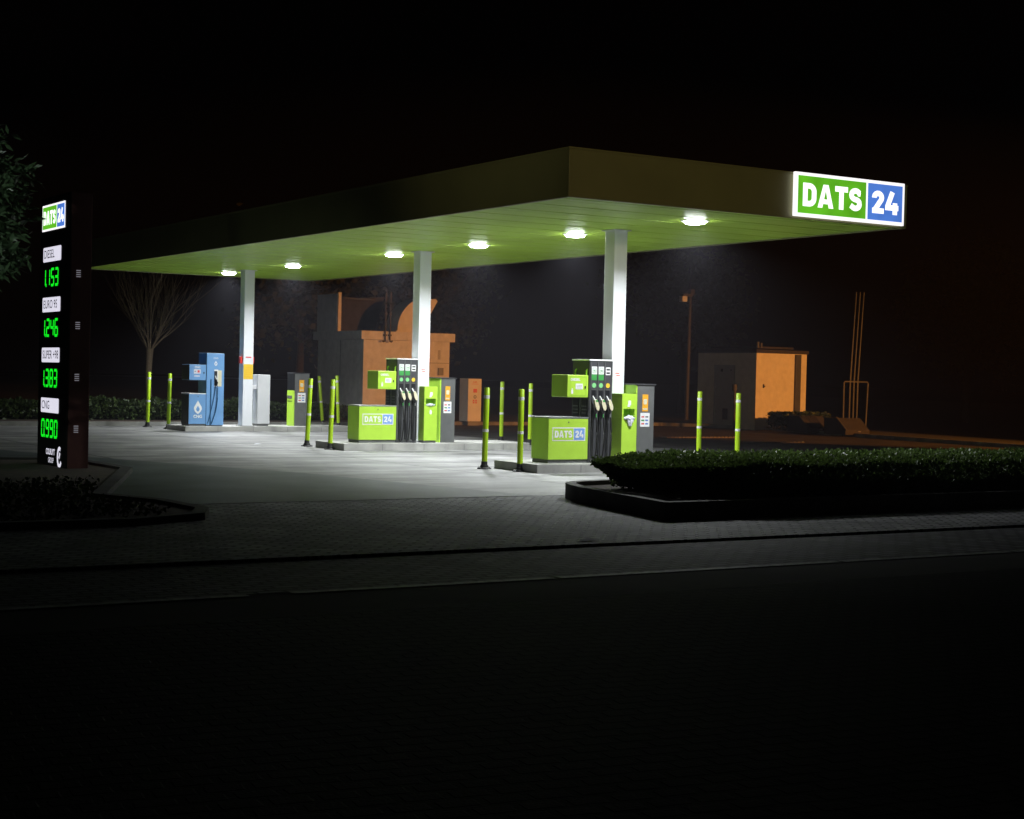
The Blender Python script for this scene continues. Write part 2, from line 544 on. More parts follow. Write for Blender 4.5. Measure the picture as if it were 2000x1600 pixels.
sheet('ground', [(-300, -300), (400, -300), (400, 400), (-300, 400)], -.032, 'asphalt')
slab('driveway', [(-60, 13.02), (120, 13.02), (120, 18.50), (-60, 18.50)], -.3, 0, 'driveway')
slab('forecourt', [(-60, 18.53), (120, 18.53), (120, 300), (-60, 300)], -.3, 0, 'concrete')
sheet('forecourt_lane', [(-60, 18.53), (12.0, 18.53), (10.9, 23.6), (9.7, 26.6), (7.0, 34.0), (-60, 46)], .004, 'forecourt_asphalt')
sheet('back_road', [(21.6, 33), (26.5, 26), (30, 19.2), (120, 19.2), (120, 120), (21.6, 120)], .004, 'back_asphalt')
sheet('cycle_path', [(-60, 11.15), (120, 11.15), (120, 13.0), (-60, 13.0)], -.028, 'path')
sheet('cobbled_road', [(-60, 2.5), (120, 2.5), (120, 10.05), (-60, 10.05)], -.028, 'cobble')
mb = MB()
x = -20
while x < 40:
    L = random.uniform(1.2, 3.2)
    mb.add([(x, 11.04, -.024), (x+L, 11.04, -.024), (x+L, 11.14, -.024), (x, 11.14, -.024)], [(0, 1, 2, 3)], 'line')
    x += L+random.choice([.05, .1, .35])
tag(mb.build('road_line'), kind='structure')
# verge behind the station
vp = [(-60, 43.7), (20.6, 43.7), (22.0, 44.2), (23.0, 45.0), (34.4, 45.0), (35.2, 43.8), (36.2, 41.6), (35.2, 37.0), (34.75, 34.0), (34.2, 28), (34.0, 22), (60, 22), (120, 24), (120, 250), (-60, 250)]
slab('verge', vp, 0, .07, 'grass')
slab('planting_bed', [(-60, 43.9), (20.5, 43.9), (21.8, 44.5), (21.8, 50), (-60, 50)], .02, .10, 'soil')
mb = MB()
for (a, b) in zip(vp[:11], vp[1:11]):
    a = Vector(a); b = Vector(b); d = (b-a).normalized(); n = Vector((d.y, -d.x))
    mb.prism([a-d*.0, b-d*.006, b+n*.14-d*.006, a+n*.14], 'z', .0, .12, 'kerb')
tag(mb.build('verge_kerb', ), kind='structure')

# ------------------------------------------------------------------ foliage helpers
def leaves(pos, size, rs, elong=1.0, droop=0.0, spread=1.0, dirs=None):
    """array of folded leaf quads; pos (n,3)"""
    n = len(pos)
    if dirs is None:
        d = rs.normal(size=(n, 3))*spread
        d[:, 2] = d[:, 2]*.7-droop
    else:
        d = dirs+rs.normal(size=(n, 3))*.3*spread
    d /= np.linalg.norm(d, axis=1)[:, None]
    q = rs.normal(size=(n, 3))
    sd = np.cross(d, q); sd /= np.linalg.norm(sd, axis=1)[:, None]
    sz = size*rs.uniform(.6, 1.3, size=(n, 1))
    L = d*sz*elong; W = sd*sz*.5
    up_ = np.cross(d, sd)*sz*.12
    v = np.empty((n, 4, 3))
    v[:, 0] = pos; v[:, 1] = pos+L*.45+W+up_; v[:, 2] = pos+L; v[:, 3] = pos+L*.45-W+up_
    return v.reshape(-1, 3)

def leaf_mesh(name, verts, mat, parent=None, extra=None):
    me = bpy.data.meshes.new(name)
    n = len(verts)//4
    me.vertices.add(len(verts)); me.vertices.foreach_set('co', verts.astype(np.float32).ravel())
    me.loops.add(n*4); me.loops.foreach_set('vertex_index', np.arange(n*4, dtype=np.int32))
    me.polygons.add(n)
    me.polygons.foreach_set('loop_start', np.arange(0, n*4, 4, dtype=np.int32))
    me.polygons.foreach_set('loop_total', np.full(n, 4, dtype=np.int32))
    me.update(calc_edges=True); me.validate()
    me.materials.append(M[mat])
    o = bpy.data.objects.new(name, me)
    COL.objects.link(o)
    if parent: o.parent = parent
    return o

# ------------------------------------------------------------------ canopy
CX0, CX1, CY0, CY1, CZ, CT = 13.17, 20.08, 19.6, 43.45, 4.31, 5.0
can = empty('canopy', (CX0, CY0, CZ), 'big flat green canopy roof over all the pump islands', 'canopy')
W_, L_ = CX1-CX0, CY1-CY0
mb = MB()
y = .06
k = 0
while y < L_-.05:
    y1 = min(y+.30, L_-.05)
    mb.box(.05, W_-.05, y, y1-.018, 0+.004*((k*7) % 3 == 0), .03, 'ceiling')
    y = y1; k += 1
mb.box(.05, W_-.05, .05, L_-.05, .032, .06, 'fascia_groove')
mb.build('ceiling', can)
mb = MB()
t = .05
mb.box(0, W_, 0, t, -.02, CT-CZ, 'fascia', .006)
mb.box(0, W_, L_-t, L_, -.02, CT-CZ, 'fascia', .006)
mb.box(0, t, t+.001, L_-t-.001, -.02, CT-CZ, 'fascia', .006)
mb.box(W_-t, W_, t+.001, L_-t-.001, -.02, CT-CZ, 'fascia', .006)
mb.box(-.012, W_+.012, -.012, .06, CT-CZ, CT-CZ+.03, 'fascia', .004); mb.box(-.012, .06, .061, L_, CT-CZ, CT-CZ+.03, 'fascia', .004)
mb.build('fascia', can)
mb = MB(); mb.box(t+.002, W_-t-.002, t+.002, L_-t-.002, CT-CZ-.12, CT-CZ-.04, 'roofdark'); mb.build('roof', can)

LX = 16.82
light_y = [21.22, 24.78, 28.29, 31.99, 37.46, 41.72]
light_lab = ['canopy downlight nearest the lit logo sign, right of the first pillar', 'canopy downlight just left of the nearest pillar',
             'canopy downlight midway, to the right of the middle pillar', 'canopy downlight just left of the middle pillar',
             'canopy downlight between the middle and farthest pillars', 'farthest canopy downlight, left of the farthest pillar']
lt = empty('canopy_light', (LX, light_y[0], CZ), light_lab[0], 'light', 'round white downlights in the canopy ceiling')
mb = MB(); mb.lathe([(.235, .0), (.235, -.012), (.20, -.02), (.195, -.01), (.195, 0)], 'white', 28); mb.build('housing', lt)
mb = MB(); mb.lathe([(.178, -.02), (.172, -.045), (.12, -.056), (.001, -.060)], 'lens', 28); mb.build('lens', lt)
ld = bpy.data.lights.new('downlight', 'AREA')
ld.shape = 'DISK'; ld.size = .30; ld.energy = LED_POWER; ld.color = (.94, .97, 1.0); ld.spread = math.radians(148)
lo = bpy.data.objects.new('downlight', ld); COL.objects.link(lo); lo.parent = lt; lo.location = (0, 0, -.066)
for i in range(1, 6):
    c = copy_tree(lt); c.location = (LX, light_y[i], CZ); c['label'] = light_lab[i]

# ------------------------------------------------------------------ columns
CW, CD = .28, .30
def column(x, y, z0, lab):
    e = empty('canopy_column', (x, y, z0), lab, 'pillar', 'white steel pillars carrying the canopy')
    h = CZ-z0+.004
    mb = MB()
    mb.box(0, CW, 0, CD, .0, h-.012, 'column', .008)
    mb.build('shaft', e)
    mb = MB(); mb.box(-.05, CW+.05, -.05, CD+.05, h-.022, h-.006, 'column'); mb.build('top_plate', e)
    mb = MB(); mb.box(-.04, CW+.04, -.04, CD+.04, .0, .018, 'steel'); mb.build('base_plate', e)
    return e
ISL = {3: 22.79, 2: 30.2, 1: 40.0}
c3 = column(16.77, 23.44, .15, 'nearest white pillar, behind the bin on the right-hand pump island')
c2 = column(16.77, 30.66, .15, 'middle white pillar, behind the bin on the central pump island')
c1 = column(16.65, 40.15, .13, 'farthest white pillar, with a yellow notice and red boxes on it')
for c, zz in ((c3, 1.50), (c2, 1.50)):
    mb = MB(); o = (.05, 0, zz)
    mb.frect(o, 'S', 0, 0, .19, .12, .003, 'white'); 
    mb.frect(o, 'S', .03, .075, .12, .09, .0045, 'redink'); mb.frect(o, 'S', .05, .035, .13, .05, .0045, 'redink')
    mb.build('notice', c)
mb = MB(); mb.frect((.004, 0, 1.26), 'S', 0, 0, .27, .40, .003, 'yellow')
for k in range(5): mb.frect((.06, 0, 1.32+k*.06), 'S', 0, 0, .16, .012, .0045, 'orange')
mb.build('yellow_notice', c1)
mb = MB(); mb.frect((.06, 0, 1.83), 'S', 0, 0, .16, .035, .003, 'redink'); mb.build('notice', c1)
for sx in (-.06, CW):
    mb = MB(); mb.box(sx, sx+.06, .08, .2, 1.68, 1.86, 'red', .01); mb.build('alarm_box', c1)
mb = MB(); mb.box(CW, CW+.05, .08, .2, 1.68, 1.84, 'red', .01); mb.build('alarm_box', c2)

# ------------------------------------------------------------------ pump islands
def island(x0, x1, y0, h, lab):
    e = empty('pump_island', (x0, y0, 0), lab, 'kerb island', 'raised concrete pump islands')
    L = x1-x0; D = 1.4
    mb = MB()
    mb.box(0, L, 0, D, -.1, h, 'island', .012)
    k = .9
    while k < L-.3:
        mb.box(k, k+.008, -.0015, D+.0015, 0, h-.02, 'ink'); k += 1.0
    mb.build('slab', e)
    return e
island(14.8, 19.9, ISL[3], .15, 'nearest concrete island, half hidden by the clipped hedge')
island(14.8, 19.4, ISL[2], .15, 'central concrete island under the middle pillar')
island(15.0, 20.0, ISL[1], .13, 'farthest concrete island carrying the blue gas dispenser')

def rbox(name, parent, a, mat, bev=.012, mats=None):
    mb = MB(); mb.box(*a, mat, bev); return mb.build(name, parent)

# fuel dispenser: local origin = front left bottom of the lower cabinet, x along the lane, y away from the camera
def dispenser(loc, lab, dx=.83):
    e = empty('fuel_dispenser', loc, lab, 'fuel pump', 'green and grey petrol dispensers')
    lo_ = MB()
    lo_.box(.0, dx, 0, .54, .06, .775, 'lime', .010)
    lo_.box(.015, dx-.0, .02, .52, 0, .06, 'grey')
    cab = lo_.build('lower_cabinet', e)
    mb = MB(); mb.box(-.006, dx+.002, -.006, .546, .775, .80, 'steel', .006); mb.build('cabinet_lid', cab)
    mb = MB(); mb.lathe([(.012, 0), (.012, .006)], 'ink', 12); k = mb.build('lock', cab); k.location = (dx*.5, -.002, .71); k.rotation_euler = (math.pi/2, 0, 0)
    mb = MB(); logo(mb, (.08, 0, .385), 'S', .69*dx/.83, .235, ('white', 'lime', 'logo_blue', 'white')); mb.build('logo', cab)
    # main body
    bx0, bx1 = dx, dx+.50
    mb = MB()
    mb.box(bx0, bx1, .0, .52, 0, 1.79, 'dark', .006)
    body = mb.build('body', e)
    mb = MB(); mb.box(bx0-.012, bx1+.012, -.015, .535, 1.79, 1.815, 'white', .005); mb.build('top_cap', body)
    mb = MB()
    for k in range(4):
        xx = bx0+.03+k*.148
        mb.box(xx-.006, xx+.006, -.012, 0, .02, 1.78, 'grey')
    mb.build('trim_strip', body)
    o = (bx0+.03, 0, 0)
    for k in range(3):
        u = k*.148
        mb = MB()
        if k < 2:
            mb.frect(o, 'S', u+.018, 1.45, u+.130, 1.69, .003, 'green_label')
            mb.frect(o, 'S', u+.018, 1.555, u+.130, 1.69, .0045, 'white')
            for q in (0, 1):
                mb.frect(o, 'S', u+.038, 1.575+q*.088, u+.110, 1.582+q*.088, .006, 'green_label')
                mb.frect(o, 'S', u+.036+q*.070, 1.58, u+.043+q*.070, 1.66, .0065, 'green_label')
            mb.text((bx0+.03+u+.074, 0, 1.598), 'S', '95' if k == 0 else '98', .055, .0075, 'green_label', .8, .001, 'CENTER')
        else:
            mb.frect(o, 'S', u+.022, 1.545, u+.126, 1.68, .003, 'white', .012)
            mb.frect(o, 'S', u+.036, 1.565, u+.112, 1.595, .0045, 'darker', .004)
            mb.frect(o, 'S', u+.036, 1.625, u+.112, 1.655, .0045, 'darker', .004)
        mb.build('grade_label', body)
        mb = MB(); mb.fdisc(o, 'S', u+.074, 1.36, .043, .003, 'mint' if k < 2 else 'yellow')
        mb.build('grade_disc', body)
        mb = MB()
        mb.box(bx0+.03+u+.025, bx0+.03+u+.115, -.006, 0, 1.16, 1.28, 'darker')
        mb.box(bx0+.03+u+.020, bx0+.03+u+.120, -.014, 0, 1.275, 1.288, 'grey')
        mb.build('nozzle_slot', body)
        # nozzle: spout up-left, cream guard, dark grip
        nx = bx0+.03+u
        mb = MB()
        mb.tube([(nx+.030, -.035, 1.175), (nx+.045, -.05, 1.13), (nx+.065, -.06, 1.085)], [.013, .015, .018], 'white', 8)
        n_ = mb.build('nozzle', body)
        mb = MB()
        pts = [(nx+.048, 1.10), (nx+.080, 1.115), (nx+.115, 1.07), (nx+.142, 1.00), (nx+.144, .945), (nx+.122, .915), (nx+.090, .935), (nx+.066, .99), (nx+.044, 1.06)]
        mb.prism(pts, 'y', -.085, -.045, 'cream'); mb.build('nozzle_guard', n_)
        if k < 2:
            mb = MB(); mb.prism([(nx+.06, 1.10), (nx+.10, 1.105), (nx+.115, 1.07), (nx+.07, 1.075)], 'y', -.088, -.042, 'green_label'); mb.build('nozzle_collar', n_)
        mb = MB()
        mb.tube([(nx+.035, -.05, 1.03), (nx+.035, -.06, .97), (nx+.055, -.065, .90), (nx+.085, -.06, .86)], .016, 'rubber', 8)
        mb.tube([(nx+.10, -.055, .96), (nx+.098, -.06, .88)], .024, 'rubber', 8)
        mb.build('grip', n_)
        mb = MB(); mb.tube([(nx+.092, -.06, .86), (nx+.094, -.062, .80)], .013, 'green_label' if k < 2 else 'steel', 8); mb.build('hose_swivel', n_)
        # hose: falls to the foot and returns behind
        hp = []
        for q in range(15):
            a = q/14
            hp.append((nx+.094+.012*math.sin(a*3+k)+.018*a*(k-.5), -.062-.035*math.sin(a*math.pi), .80-a*.72))
        for q in range(1, 7):
            a = q/6*math.pi
            hp.append((hp[14][0]-.028*(1-math.cos(a)), -.055+.0*a, .08-.045*math.sin(a)))
        for q in range(1, 9):
            hp.append((hp[20][0]+.006*math.sin(q), -.05+.005*q, .08+q*.105))
        mb = MB(); mb.tube(hp, .0135, 'rubber', 8); mb.build('hose', body)
        mb = MB(); mb.box(nx+.02, nx+.05, -.03, 0, .03, .07, 'steel', .004); mb.build('hose_clip', body)
    # side recess of the body (faces -x): panels and hose loops
    mb = MB()
    mb.box(bx0-.012, bx0, .05, .20, .82, 1.12, 'darker')
    mb.box(bx0-.012, bx0, .31, .47, .82, 1.12, 'darker')
    for q in range(3):
        mb.box(bx0-.02, bx0-.012, .05, .20, .86+q*.06, .88+q*.06, 'grey')
        mb.box(bx0-.02, bx0-.012, .31, .47, .86+q*.06, .88+q*.06, 'grey')
    mb.box(bx0-.014, bx0-.0, .24, .26, .80, 1.16, 'grey')
    mb.build('side_panel', body)
    # hanging price display box
    mb = MB(); mb.box(dx-.46, dx-.02, -.004, .50, 1.145, 1.535, 'lime', .014)
    box_ = mb.build('display_box', e)
    mb = MB(); q0 = (dx-.46, -.004, 1.145)
    for (a, b, c_, d) in ((.05, .035, .055, .355), (.39, .035, .395, .355), (.05, .03, .395, .035), (.05, .355, .395, .36)):
        mb.frect(q0, 'S', a, b, c_, d, .0025, 'lime2')
    mb.text((dx-.40, -.004, 1.435), 'S', 'DIESEL', .06, .003, 'white', 1.15, .002)
    mb.frect(q0, 'S', .17, .14, .32, .24, .0025, 'white', .008)
    for q in range(3): mb.frect(q0, 'S', .19, .16+q*.024, .30, .165+q*.024, .004, 'ink')
    mb.frect(q0, 'S', .08, .06, .12, .13, .0025, 'white', .01)
    mb.fdisc(q0, 'S', .10, .145, .012, .003, 'white')
    mb.build('door_print', box_)
    mb = MB(); mb.box(dx-.10, dx-.08, -.016, -.004, 1.30, 1.345, 'darker', .003); mb.build('latch', box_)
    for yy in (.06, .40):
        mb = MB(); mb.tube([(dx-.02, yy, 1.53), (dx-.02, yy, 1.62), (dx+.002, yy, 1.64)], .016, 'lime2', 8); mb.build('hook', box_)
    return e
d3 = dispenser((15.22, 23.1, .15), 'green and grey pump with three nozzles on the nearest island')
d2 = dispenser((15.30, 30.53, .15), 'green and grey pump with three nozzles on the central island', .89)

# waste bin with paper slot
def bin_(loc, lab, wd, messy):
    e = empty('litter_bin', loc, lab, 'bin', 'lime green litter bins beside the pillars')
    d = .35 if messy else .24; h = 1.22
    mb = MB()
    mb.box(.0, wd, .03, d, .05, .80, 'lime'); mb.box(.0, wd, .03, d, .955, h, 'lime')
    mb.box(.0, wd, .16, d, .801, .954, 'lime'); mb.box(.0, .035, .03, .159, .801, .954, 'lime'); mb.box(wd-.035, wd, .03, .159, .801, .954, 'lime')
    # front skin round an open slot
    mb.box(0, wd, 0, .029, .05, .80, 'lime', .004)
    mb.box(0, wd, 0, .029, .955, h, 'lime', .004)
    mb.box(0, .035, 0, .029, .801, .954, 'lime')
    mb.box(wd-.035, wd, 0, .029, .801, .954, 'lime')
    mb.build('body', e)
    mb = MB(); mb.box(.036, wd-.036, .150, .159, .802, .953, 'lime2'); mb.build('slot', e)
    mb = MB(); mb.box(.01, wd-.01, .02, d-.01, 0, .05, 'grey'); mb.build('plinth', e)
    mb = MB(); o = (0, 0, 0)
    mb.frect(o, 'S', wd*.42, 1.02, wd*.62, 1.10, .003, 'white', .01)
    mb.frect(o, 'S', wd*.38, .99, wd*.56, 1.03, .004, 'white', .01)
    mb.build('pictogram', e)
    if not messy:
        mb = MB(); mb.frect(o, 'S', wd*.42, .62, wd*.58, .70, .003, 'white', .01); mb.fdisc(o, 'S', wd*.5, .70, .02, .004, 'white')
        mb.build('pictogram', e)
    return e
b3 = bin_((16.70, 23.0, .15), 'lime bin with crumpled paper bulging out on the nearest island', .31, True)
b2 = bin_((16.80, 30.4, .15), 'lime bin on the central island with paper just showing in its slot', .32, False)
def paper(loc, lab, sx, sy, sz, hang):
    bm = bmesh.new(); bmesh.ops.create_icosphere(bm, subdivisions=4, radius=1)
    rs = random.Random(5)
    from mathutils import noise
    for v in bm.verts:
        d = v.co.normalized()
        k = 1+.45*noise.noise(d*2.3)+.3*abs(noise.noise(d*6))
        v.co = Vector((d.x*sx*k, d.y*sy*k, d.z*sz*k))
        if hang and v.co.z < 0: v.co.x = v.co.x*.55+.02; v.co.z *= 2.1
    me = bpy.data.meshes.new('crumpled_paper'); bm.to_mesh(me); bm.free(); me.materials.append(M['paper'])
    o = bpy.data.objects.new('crumpled_paper', me); COL.objects.link(o); o.location = loc
    return tag(o, lab, 'paper')
paper((16.70+.155, 22.985, .15+.775), 'crumpled white paper spilling down the front of the nearest bin', .10, .03, .055, True)
paper((16.80+.15, 30.395, .15+.825), 'small crumpled white paper in the slot of the middle bin', .09, .022, .024, False)

# payment terminal: dark cabinet, green customer side facing -x
def terminal(loc, lab, wd=.40, dp=.55, h=1.38, cap=True):
    e = empty('payment_terminal', loc, lab, 'terminal', 'dark grey payment terminals')
    mb = MB(); mb.box(.028, wd, 0, dp, 0, h, 'grey', .006); mb.build('cabinet', e)
    mb = MB(); mb.box(-.01, wd+.03, -.015, dp+.015, h, h+.022, 'dark', .004); mb.build('cap', e)
    mb = MB(); mb.box(0, .026, .004, dp-.004, .0, h*.68 if cap else h, 'lime', .004); mb.build('green_panel', e)
    if cap:
        mb = MB(); mb.box(.0, .026, .004, dp-.004, h*.685, h-.002, 'darker', .004); mb.build('screen', e)
        mb = MB()
        mb.box(-.008, 0, .12, .42, .78, .86, 'grey'); mb.box(-.006, 0, .12, .42, .70, .715, 'darker')
        mb.box(-.004, 0, .14, .40, .80, .84, 'darker'); mb.build('card_reader', e)
    mb = MB(); o = (0, 0, 0)
    mb.frect(o, 'S', wd*.34, h*.66, wd*.66, h*.88, .003, 'orange', .006)
    mb.frect(o, 'S', wd*.40, h*.75, wd*.60, h*.82, .0045, 'cream', .02)
    mb.frect(o, 'S', wd*.38, h*.68, wd*.62, h*.70, .0045, 'cream')
    mb.build('orange_sticker', e)
    mb = MB()
    mb.frect(o, 'S', wd*.24, h*.46, wd*.76, h*.64, .003, 'white', .01)
    for r in range(3):
        for c_ in range(2):
            m_ = ['redink', 'blueink', 'green_label', 'blueink', 'redink', 'ink'][r*2+c_]
            mb.frect(o, 'S', wd*(.30+c_*.22), h*(.49+r*.045), wd*(.46+c_*.22), h*(.508+r*.045), .0045, m_)
    mb.build('card_sticker', e)
    return e
terminal((17.08, 23.1, .15), 'dark terminal with green edge right of the nearest bin, above the hedge', cap=False)
terminal((17.26, 30.53, .15), 'dark terminal with green edge right of the middle bin', .38, .6, 1.40, cap=False)
terminal((18.29, 40.5, .10), 'separate terminal with green front panel at the right end of the farthest island', .46, .45, 1.47)

# CNG dispenser
e = empty('gas_dispenser', (15.2, 40.3, .13), 'light blue gas dispenser with a white drop on the farthest island', 'gas pump')
mb = MB(); mb.box(0, .47, 0, .56, .05, .84, 'cng_blue', .008); mb.box(.01, .46, .02, .55, 0, .05, 'grey')
mb.box(-.003, 0, .01, .55, .05, .83, 'totem'); cab = mb.build('lower_cabinet', e)
mb = MB(); mb.box(-.004, .474, -.006, .565, .84, .862, 'white', .004); mb.build('cabinet_lid', cab)
mb = MB(); o = (0, 0, 0)
drop = []
for k in range(9):
    a = math.radians(-150+k*15); 
def dropshape(cx, cz, s):
    pts = [(cx, cz+s*1.15)]
    pts += [(cx+s*.30, cz+s*.62), (cx+s*.62, cz+s*.12)]
    pts += [(cx+s*.66, cz-s*.20), (cx+s*.45, cz-s*.62), (cx, cz-s*1.0), (cx-s*.45, cz-s*.62), (cx-s*.66, cz-s*.20), (cx-s*.62, cz+s*.12), (cx-s*.30, cz+s*.62)]
    return pts[::-1]
mb.fpoly(o, 'S', dropshape(.25, .48, .17), .003, 'white')
mb.fpoly(o, 'S', dropshape(.25, .45, .075), .0045, 'cng_blue')
mb.text((.25, 0, .215), 'S', 'CNG', .11, .003, 'white', 1.0, .004, 'CENTER')
mb.fdisc(o, 'S', .25, .775, .013, .003, 'ink', 12)
mb.build('drop_logo', cab)
mb = MB(); mb.box(0, .46, 0, .56, 1.21, 1.62, 'cng_blue', .008); mb.box(-.003, 0, .01, .55, 1.22, 1.61, 'totem'); bx = mb.build('display_box', e)
mb = MB()
mb.text((.22, 0, 1.53), 'S', 'CNG', .07, .003, 'white', 1.0, .002, 'CENTER')
mb.frect(o, 'S', .12, 1.38, .31, 1.50, .003, 'paper', .01); mb.frect(o, 'S', .22, 1.41, .28, 1.47, .0045, 'redink'); mb.frect(o, 'S', .14, 1.43, .18, 1.45, .0045, 'ink')
mb.frect(o, 'S', .13, 1.30, .29, 1.335, .003, 'paper', .01); mb.build('door_print', bx)
mb = MB(); mb.box(.385, .415, -.014, 0, 1.385, 1.425, 'darker', .004); mb.build('latch', bx)
mb = MB(); mb.box(.48, .97, 0, .60, .02, 1.93, 'cng_blue', .008); mb.box(.476, .48, .01, .59, .03, 1.92, 'cng_dark'); mb.box(.50, .95, .02, .58, 0, .02, 'grey'); body = mb.build('body', e)
mb = MB(); mb.fpoly(o, 'S', dropshape(.73, 1.66, .065), .003, 'white'); mb.fpoly(o, 'S', dropshape(.73, 1.655, .03), .0045, 'cng_blue')
mb.text((.73, 0, 1.78), 'S', 'CNG', .06, .003, 'white', 1.0, .001, 'CENTER'); mb.build('drop_logo', body)
mb = MB(); mb.frect(o, 'S', .69, 1.05, .80, 1.50, .003, 'white', .01); mb.frect(o, 'S', .69, 1.07, .775, 1.46, .0045, 'darker'); mb.frect(o, 'S', .80, 1.05, .90, 1.48, .003, 'cream', .008); mb.build('holster', body)
mb = MB(); mb.tube([(.715, -.02, 1.33), (.74, -.04, 1.24)], .014, 'white', 8); mb.tube([(.74, -.04, 1.24), (.76, -.045, 1.15), (.735, -.04, 1.07)], .028, 'rubber', 8); mb.build('nozzle', body)
mb = MB(); mb.box(.585, .615, -.022, 0, .03, 1.24, 'cng_dark', .004); mb.build('hose_guide', body)
hp = [(.77+.02*math.sin(q/12*math.pi)-.0*q-.16*(q/12)**2.4, -.05, 1.07-1.02*(q/12)) for q in range(13)]
mb = MB(); mb.tube(hp, .014, 'cng_dark', 8)
hp = [(.72-.20*(q/10)**1.4, -.03, 1.05-.98*(q/10)) for q in range(11)]
mb.tube(hp, .010, 'cng_dark', 8); mb.build('hose', body)

# white cabinet right of the farthest pillar
e = empty('white_cabinet', (17.14, 40.3, .13), 'plain white cabinet attached to the right of the farthest pillar', 'cabinet')
mb = MB(); mb.box(0, .36, 0, .35, .06, 1.39, 'white_dirty', .012); mb.build('cabinet', e)
mb = MB(); mb.box(.02, .33, .02, .33, 0, .06, 'grey'); mb.build('plinth', e)
mb = MB(); mb.box(-.19, 0, .1, .24, 1.0, 1.1, 'white_dirty'); mb.build('bracket', e)

# ------------------------------------------------------------------ bollards
bol = [  # x, y, lean x, lean y, height, label
    (14.54, 24.09, .02, 0, 1.43, 'lime bollard standing left of the nearest island, the left one of that pair'),
    (14.79, 23.32, .0, 0, 1.42, 'lime bollard right against the near corner of the nearest island, partly shaded'),
    (14.81, 32.06, .06, .0, 1.48, 'lime bollard behind the left tip of the central island'),
    (14.74, 30.75, .04, 0, 1.48, 'lime bollard at the near left corner of the central island'),
    (15.0, 42.93, .03, 0, 1.52, 'dim lime bollard furthest left, in front of the bare tree'),
    (15.12, 41.6, .02, 0, 1.50, 'dim lime bollard beside the dark left tip of the farthest island'),
    (20.92, 33.88, 0, 0, 1.49, 'lime bollard behind the central island, left of two beyond its right end'),
    (20.77, 32.33, 0, 0, 1.47, 'lime bollard partly behind the nearest pump, beyond the central island'),
    (20.95, 26.12, 0, 0, 1.41, 'lime bollard rising behind the clipped hedge, left of the two there'),
    (20.90, 24.83, 0, 0, 1.40, 'lime bollard rising behind the clipped hedge in front of the small hut'),
    (21.31, 45.0, -.13, .05, 1.50, 'tilted lime bollard in front of the grey building, left of the two'),
    (20.83, 42.90, -.07, .02, 1.53, 'slightly tilted lime bollard in front of the grey building, right of the two')]
for i, (x, y, lx, ly, h, lab) in enumerate(bol):
    e = empty('bollard', (x, y, 0.0 if y < 44 else .0), lab, 'bollard', 'lime plastic bollards at the island ends')
    r = .050
    def at(z): 
        a = z/h
        return (lx*a, ly*a, z)
    mb = MB(); mb.tube([at(.11), at(.4), at(.8), at(h-.01), at(h)], [r, r, r, r, r*.8], 'bollard', 18); mb.build('post', e)
    for z0, z1 in ((h*.865, h*.905), (h*.455, h*.49)):
        mb = MB(); mb.tube([at(z0), at(z1)], r+.0025, 'reflect', 18); mb.build('reflective_band', e)
    mb = MB(); mb.lathe([(.125, 0), (.13, .012), (.12, .024), (.075, .03), (.068, .07), (.058, .075), (.055, .13), (.048, .135)], 'rubber', 20)
    for q in range(4):
        a = q*math.pi/2+.5
        mb.lathe([(.014, .024), (.014, .036)], 'rubber', 8, (.1*math.cos(a), .1*math.sin(a), 0))
    mb.build('base', e)

# ------------------------------------------------------------------ roof sign
e = empty('logo_sign', (17.49, CY0-.03, 4.32), 'large backlit green and blue logo board on the canopy edge', 'sign')
mb = MB(); mb.box(0, 2.44, -.06, 0, 0, .71, 'sign_white', .01); mb.build('light_box', e)
mb = MB(); logo(mb, (0, -.06, 0), 'S', 2.44, .71, ('sign_white', 'sign_green', 'sign_blue', 'sign_letter'), .002, False); mb.build('logo', e)
mb = MB()
for xx in (.3, 1.2, 2.1): mb.box(xx, xx+.06, 0, .028, .1, .6, 'steel')
mb.build('bracket', e)

# ------------------------------------------------------------------ price totem
TX, TY = 7.39, 24.8
e = empty('price_totem', (TX, TY, 0), 'tall dark price totem with lit logo and green fuel prices', 'price sign')
mb = MB(); mb.box(0, .33, .0, 1.62, 0, 4.36, 'totem_side', .01); mb.build('casing', e)
mb = MB(); mb.box(-.02, 0, .01, 1.61, .0, 4.35, 'totem', .004); mb.build('front_panel', e)
# lit logo: y from 25.04 to 26.31 -> local .24 .. 1.51 ; on the west face u runs towards -y
mb = MB(); logo(mb, (-.02, 1.51, 3.81), 'W', 1.26, .42, ('sign_white', 'sign_green', 'sign_blue', 'sign_letter'), .004); mb.build('lit_logo', e)
SEG = {'0': 'abcdef', '1': 'bc', '2': 'abged', '3': 'abgcd', '4': 'fgbc', '5': 'afgcd', '6': 'afgedc', '8': 'abcdefg', '9': 'abcdfg'}
def digit(mb, o, ch, wd, ht, t, w0):
    g = t*.12
    ox = .0
    s = {'a': ((g, ht), (wd-g, ht)), 'g': ((g, ht/2), (wd-g, ht/2)), 'd': ((g, 0), (wd-g, 0)),
         'f': ((0, ht/2+g), (0, ht-g)), 'b': ((wd, ht/2+g), (wd, ht-g)), 'e': ((0, g), (0, ht/2-g)), 'c': ((wd, g), (wd, ht/2-g))}
    for k in SEG[ch]:
        (x0, y0), (x1, y1) = s[k]
        sl = .04
        mb.stroke(o, 'W', [(x0+sl*y0, y0), (x1+sl*y1, y1)], t, w0+(.0008 if k in 'agd' else 0), 'led_green')
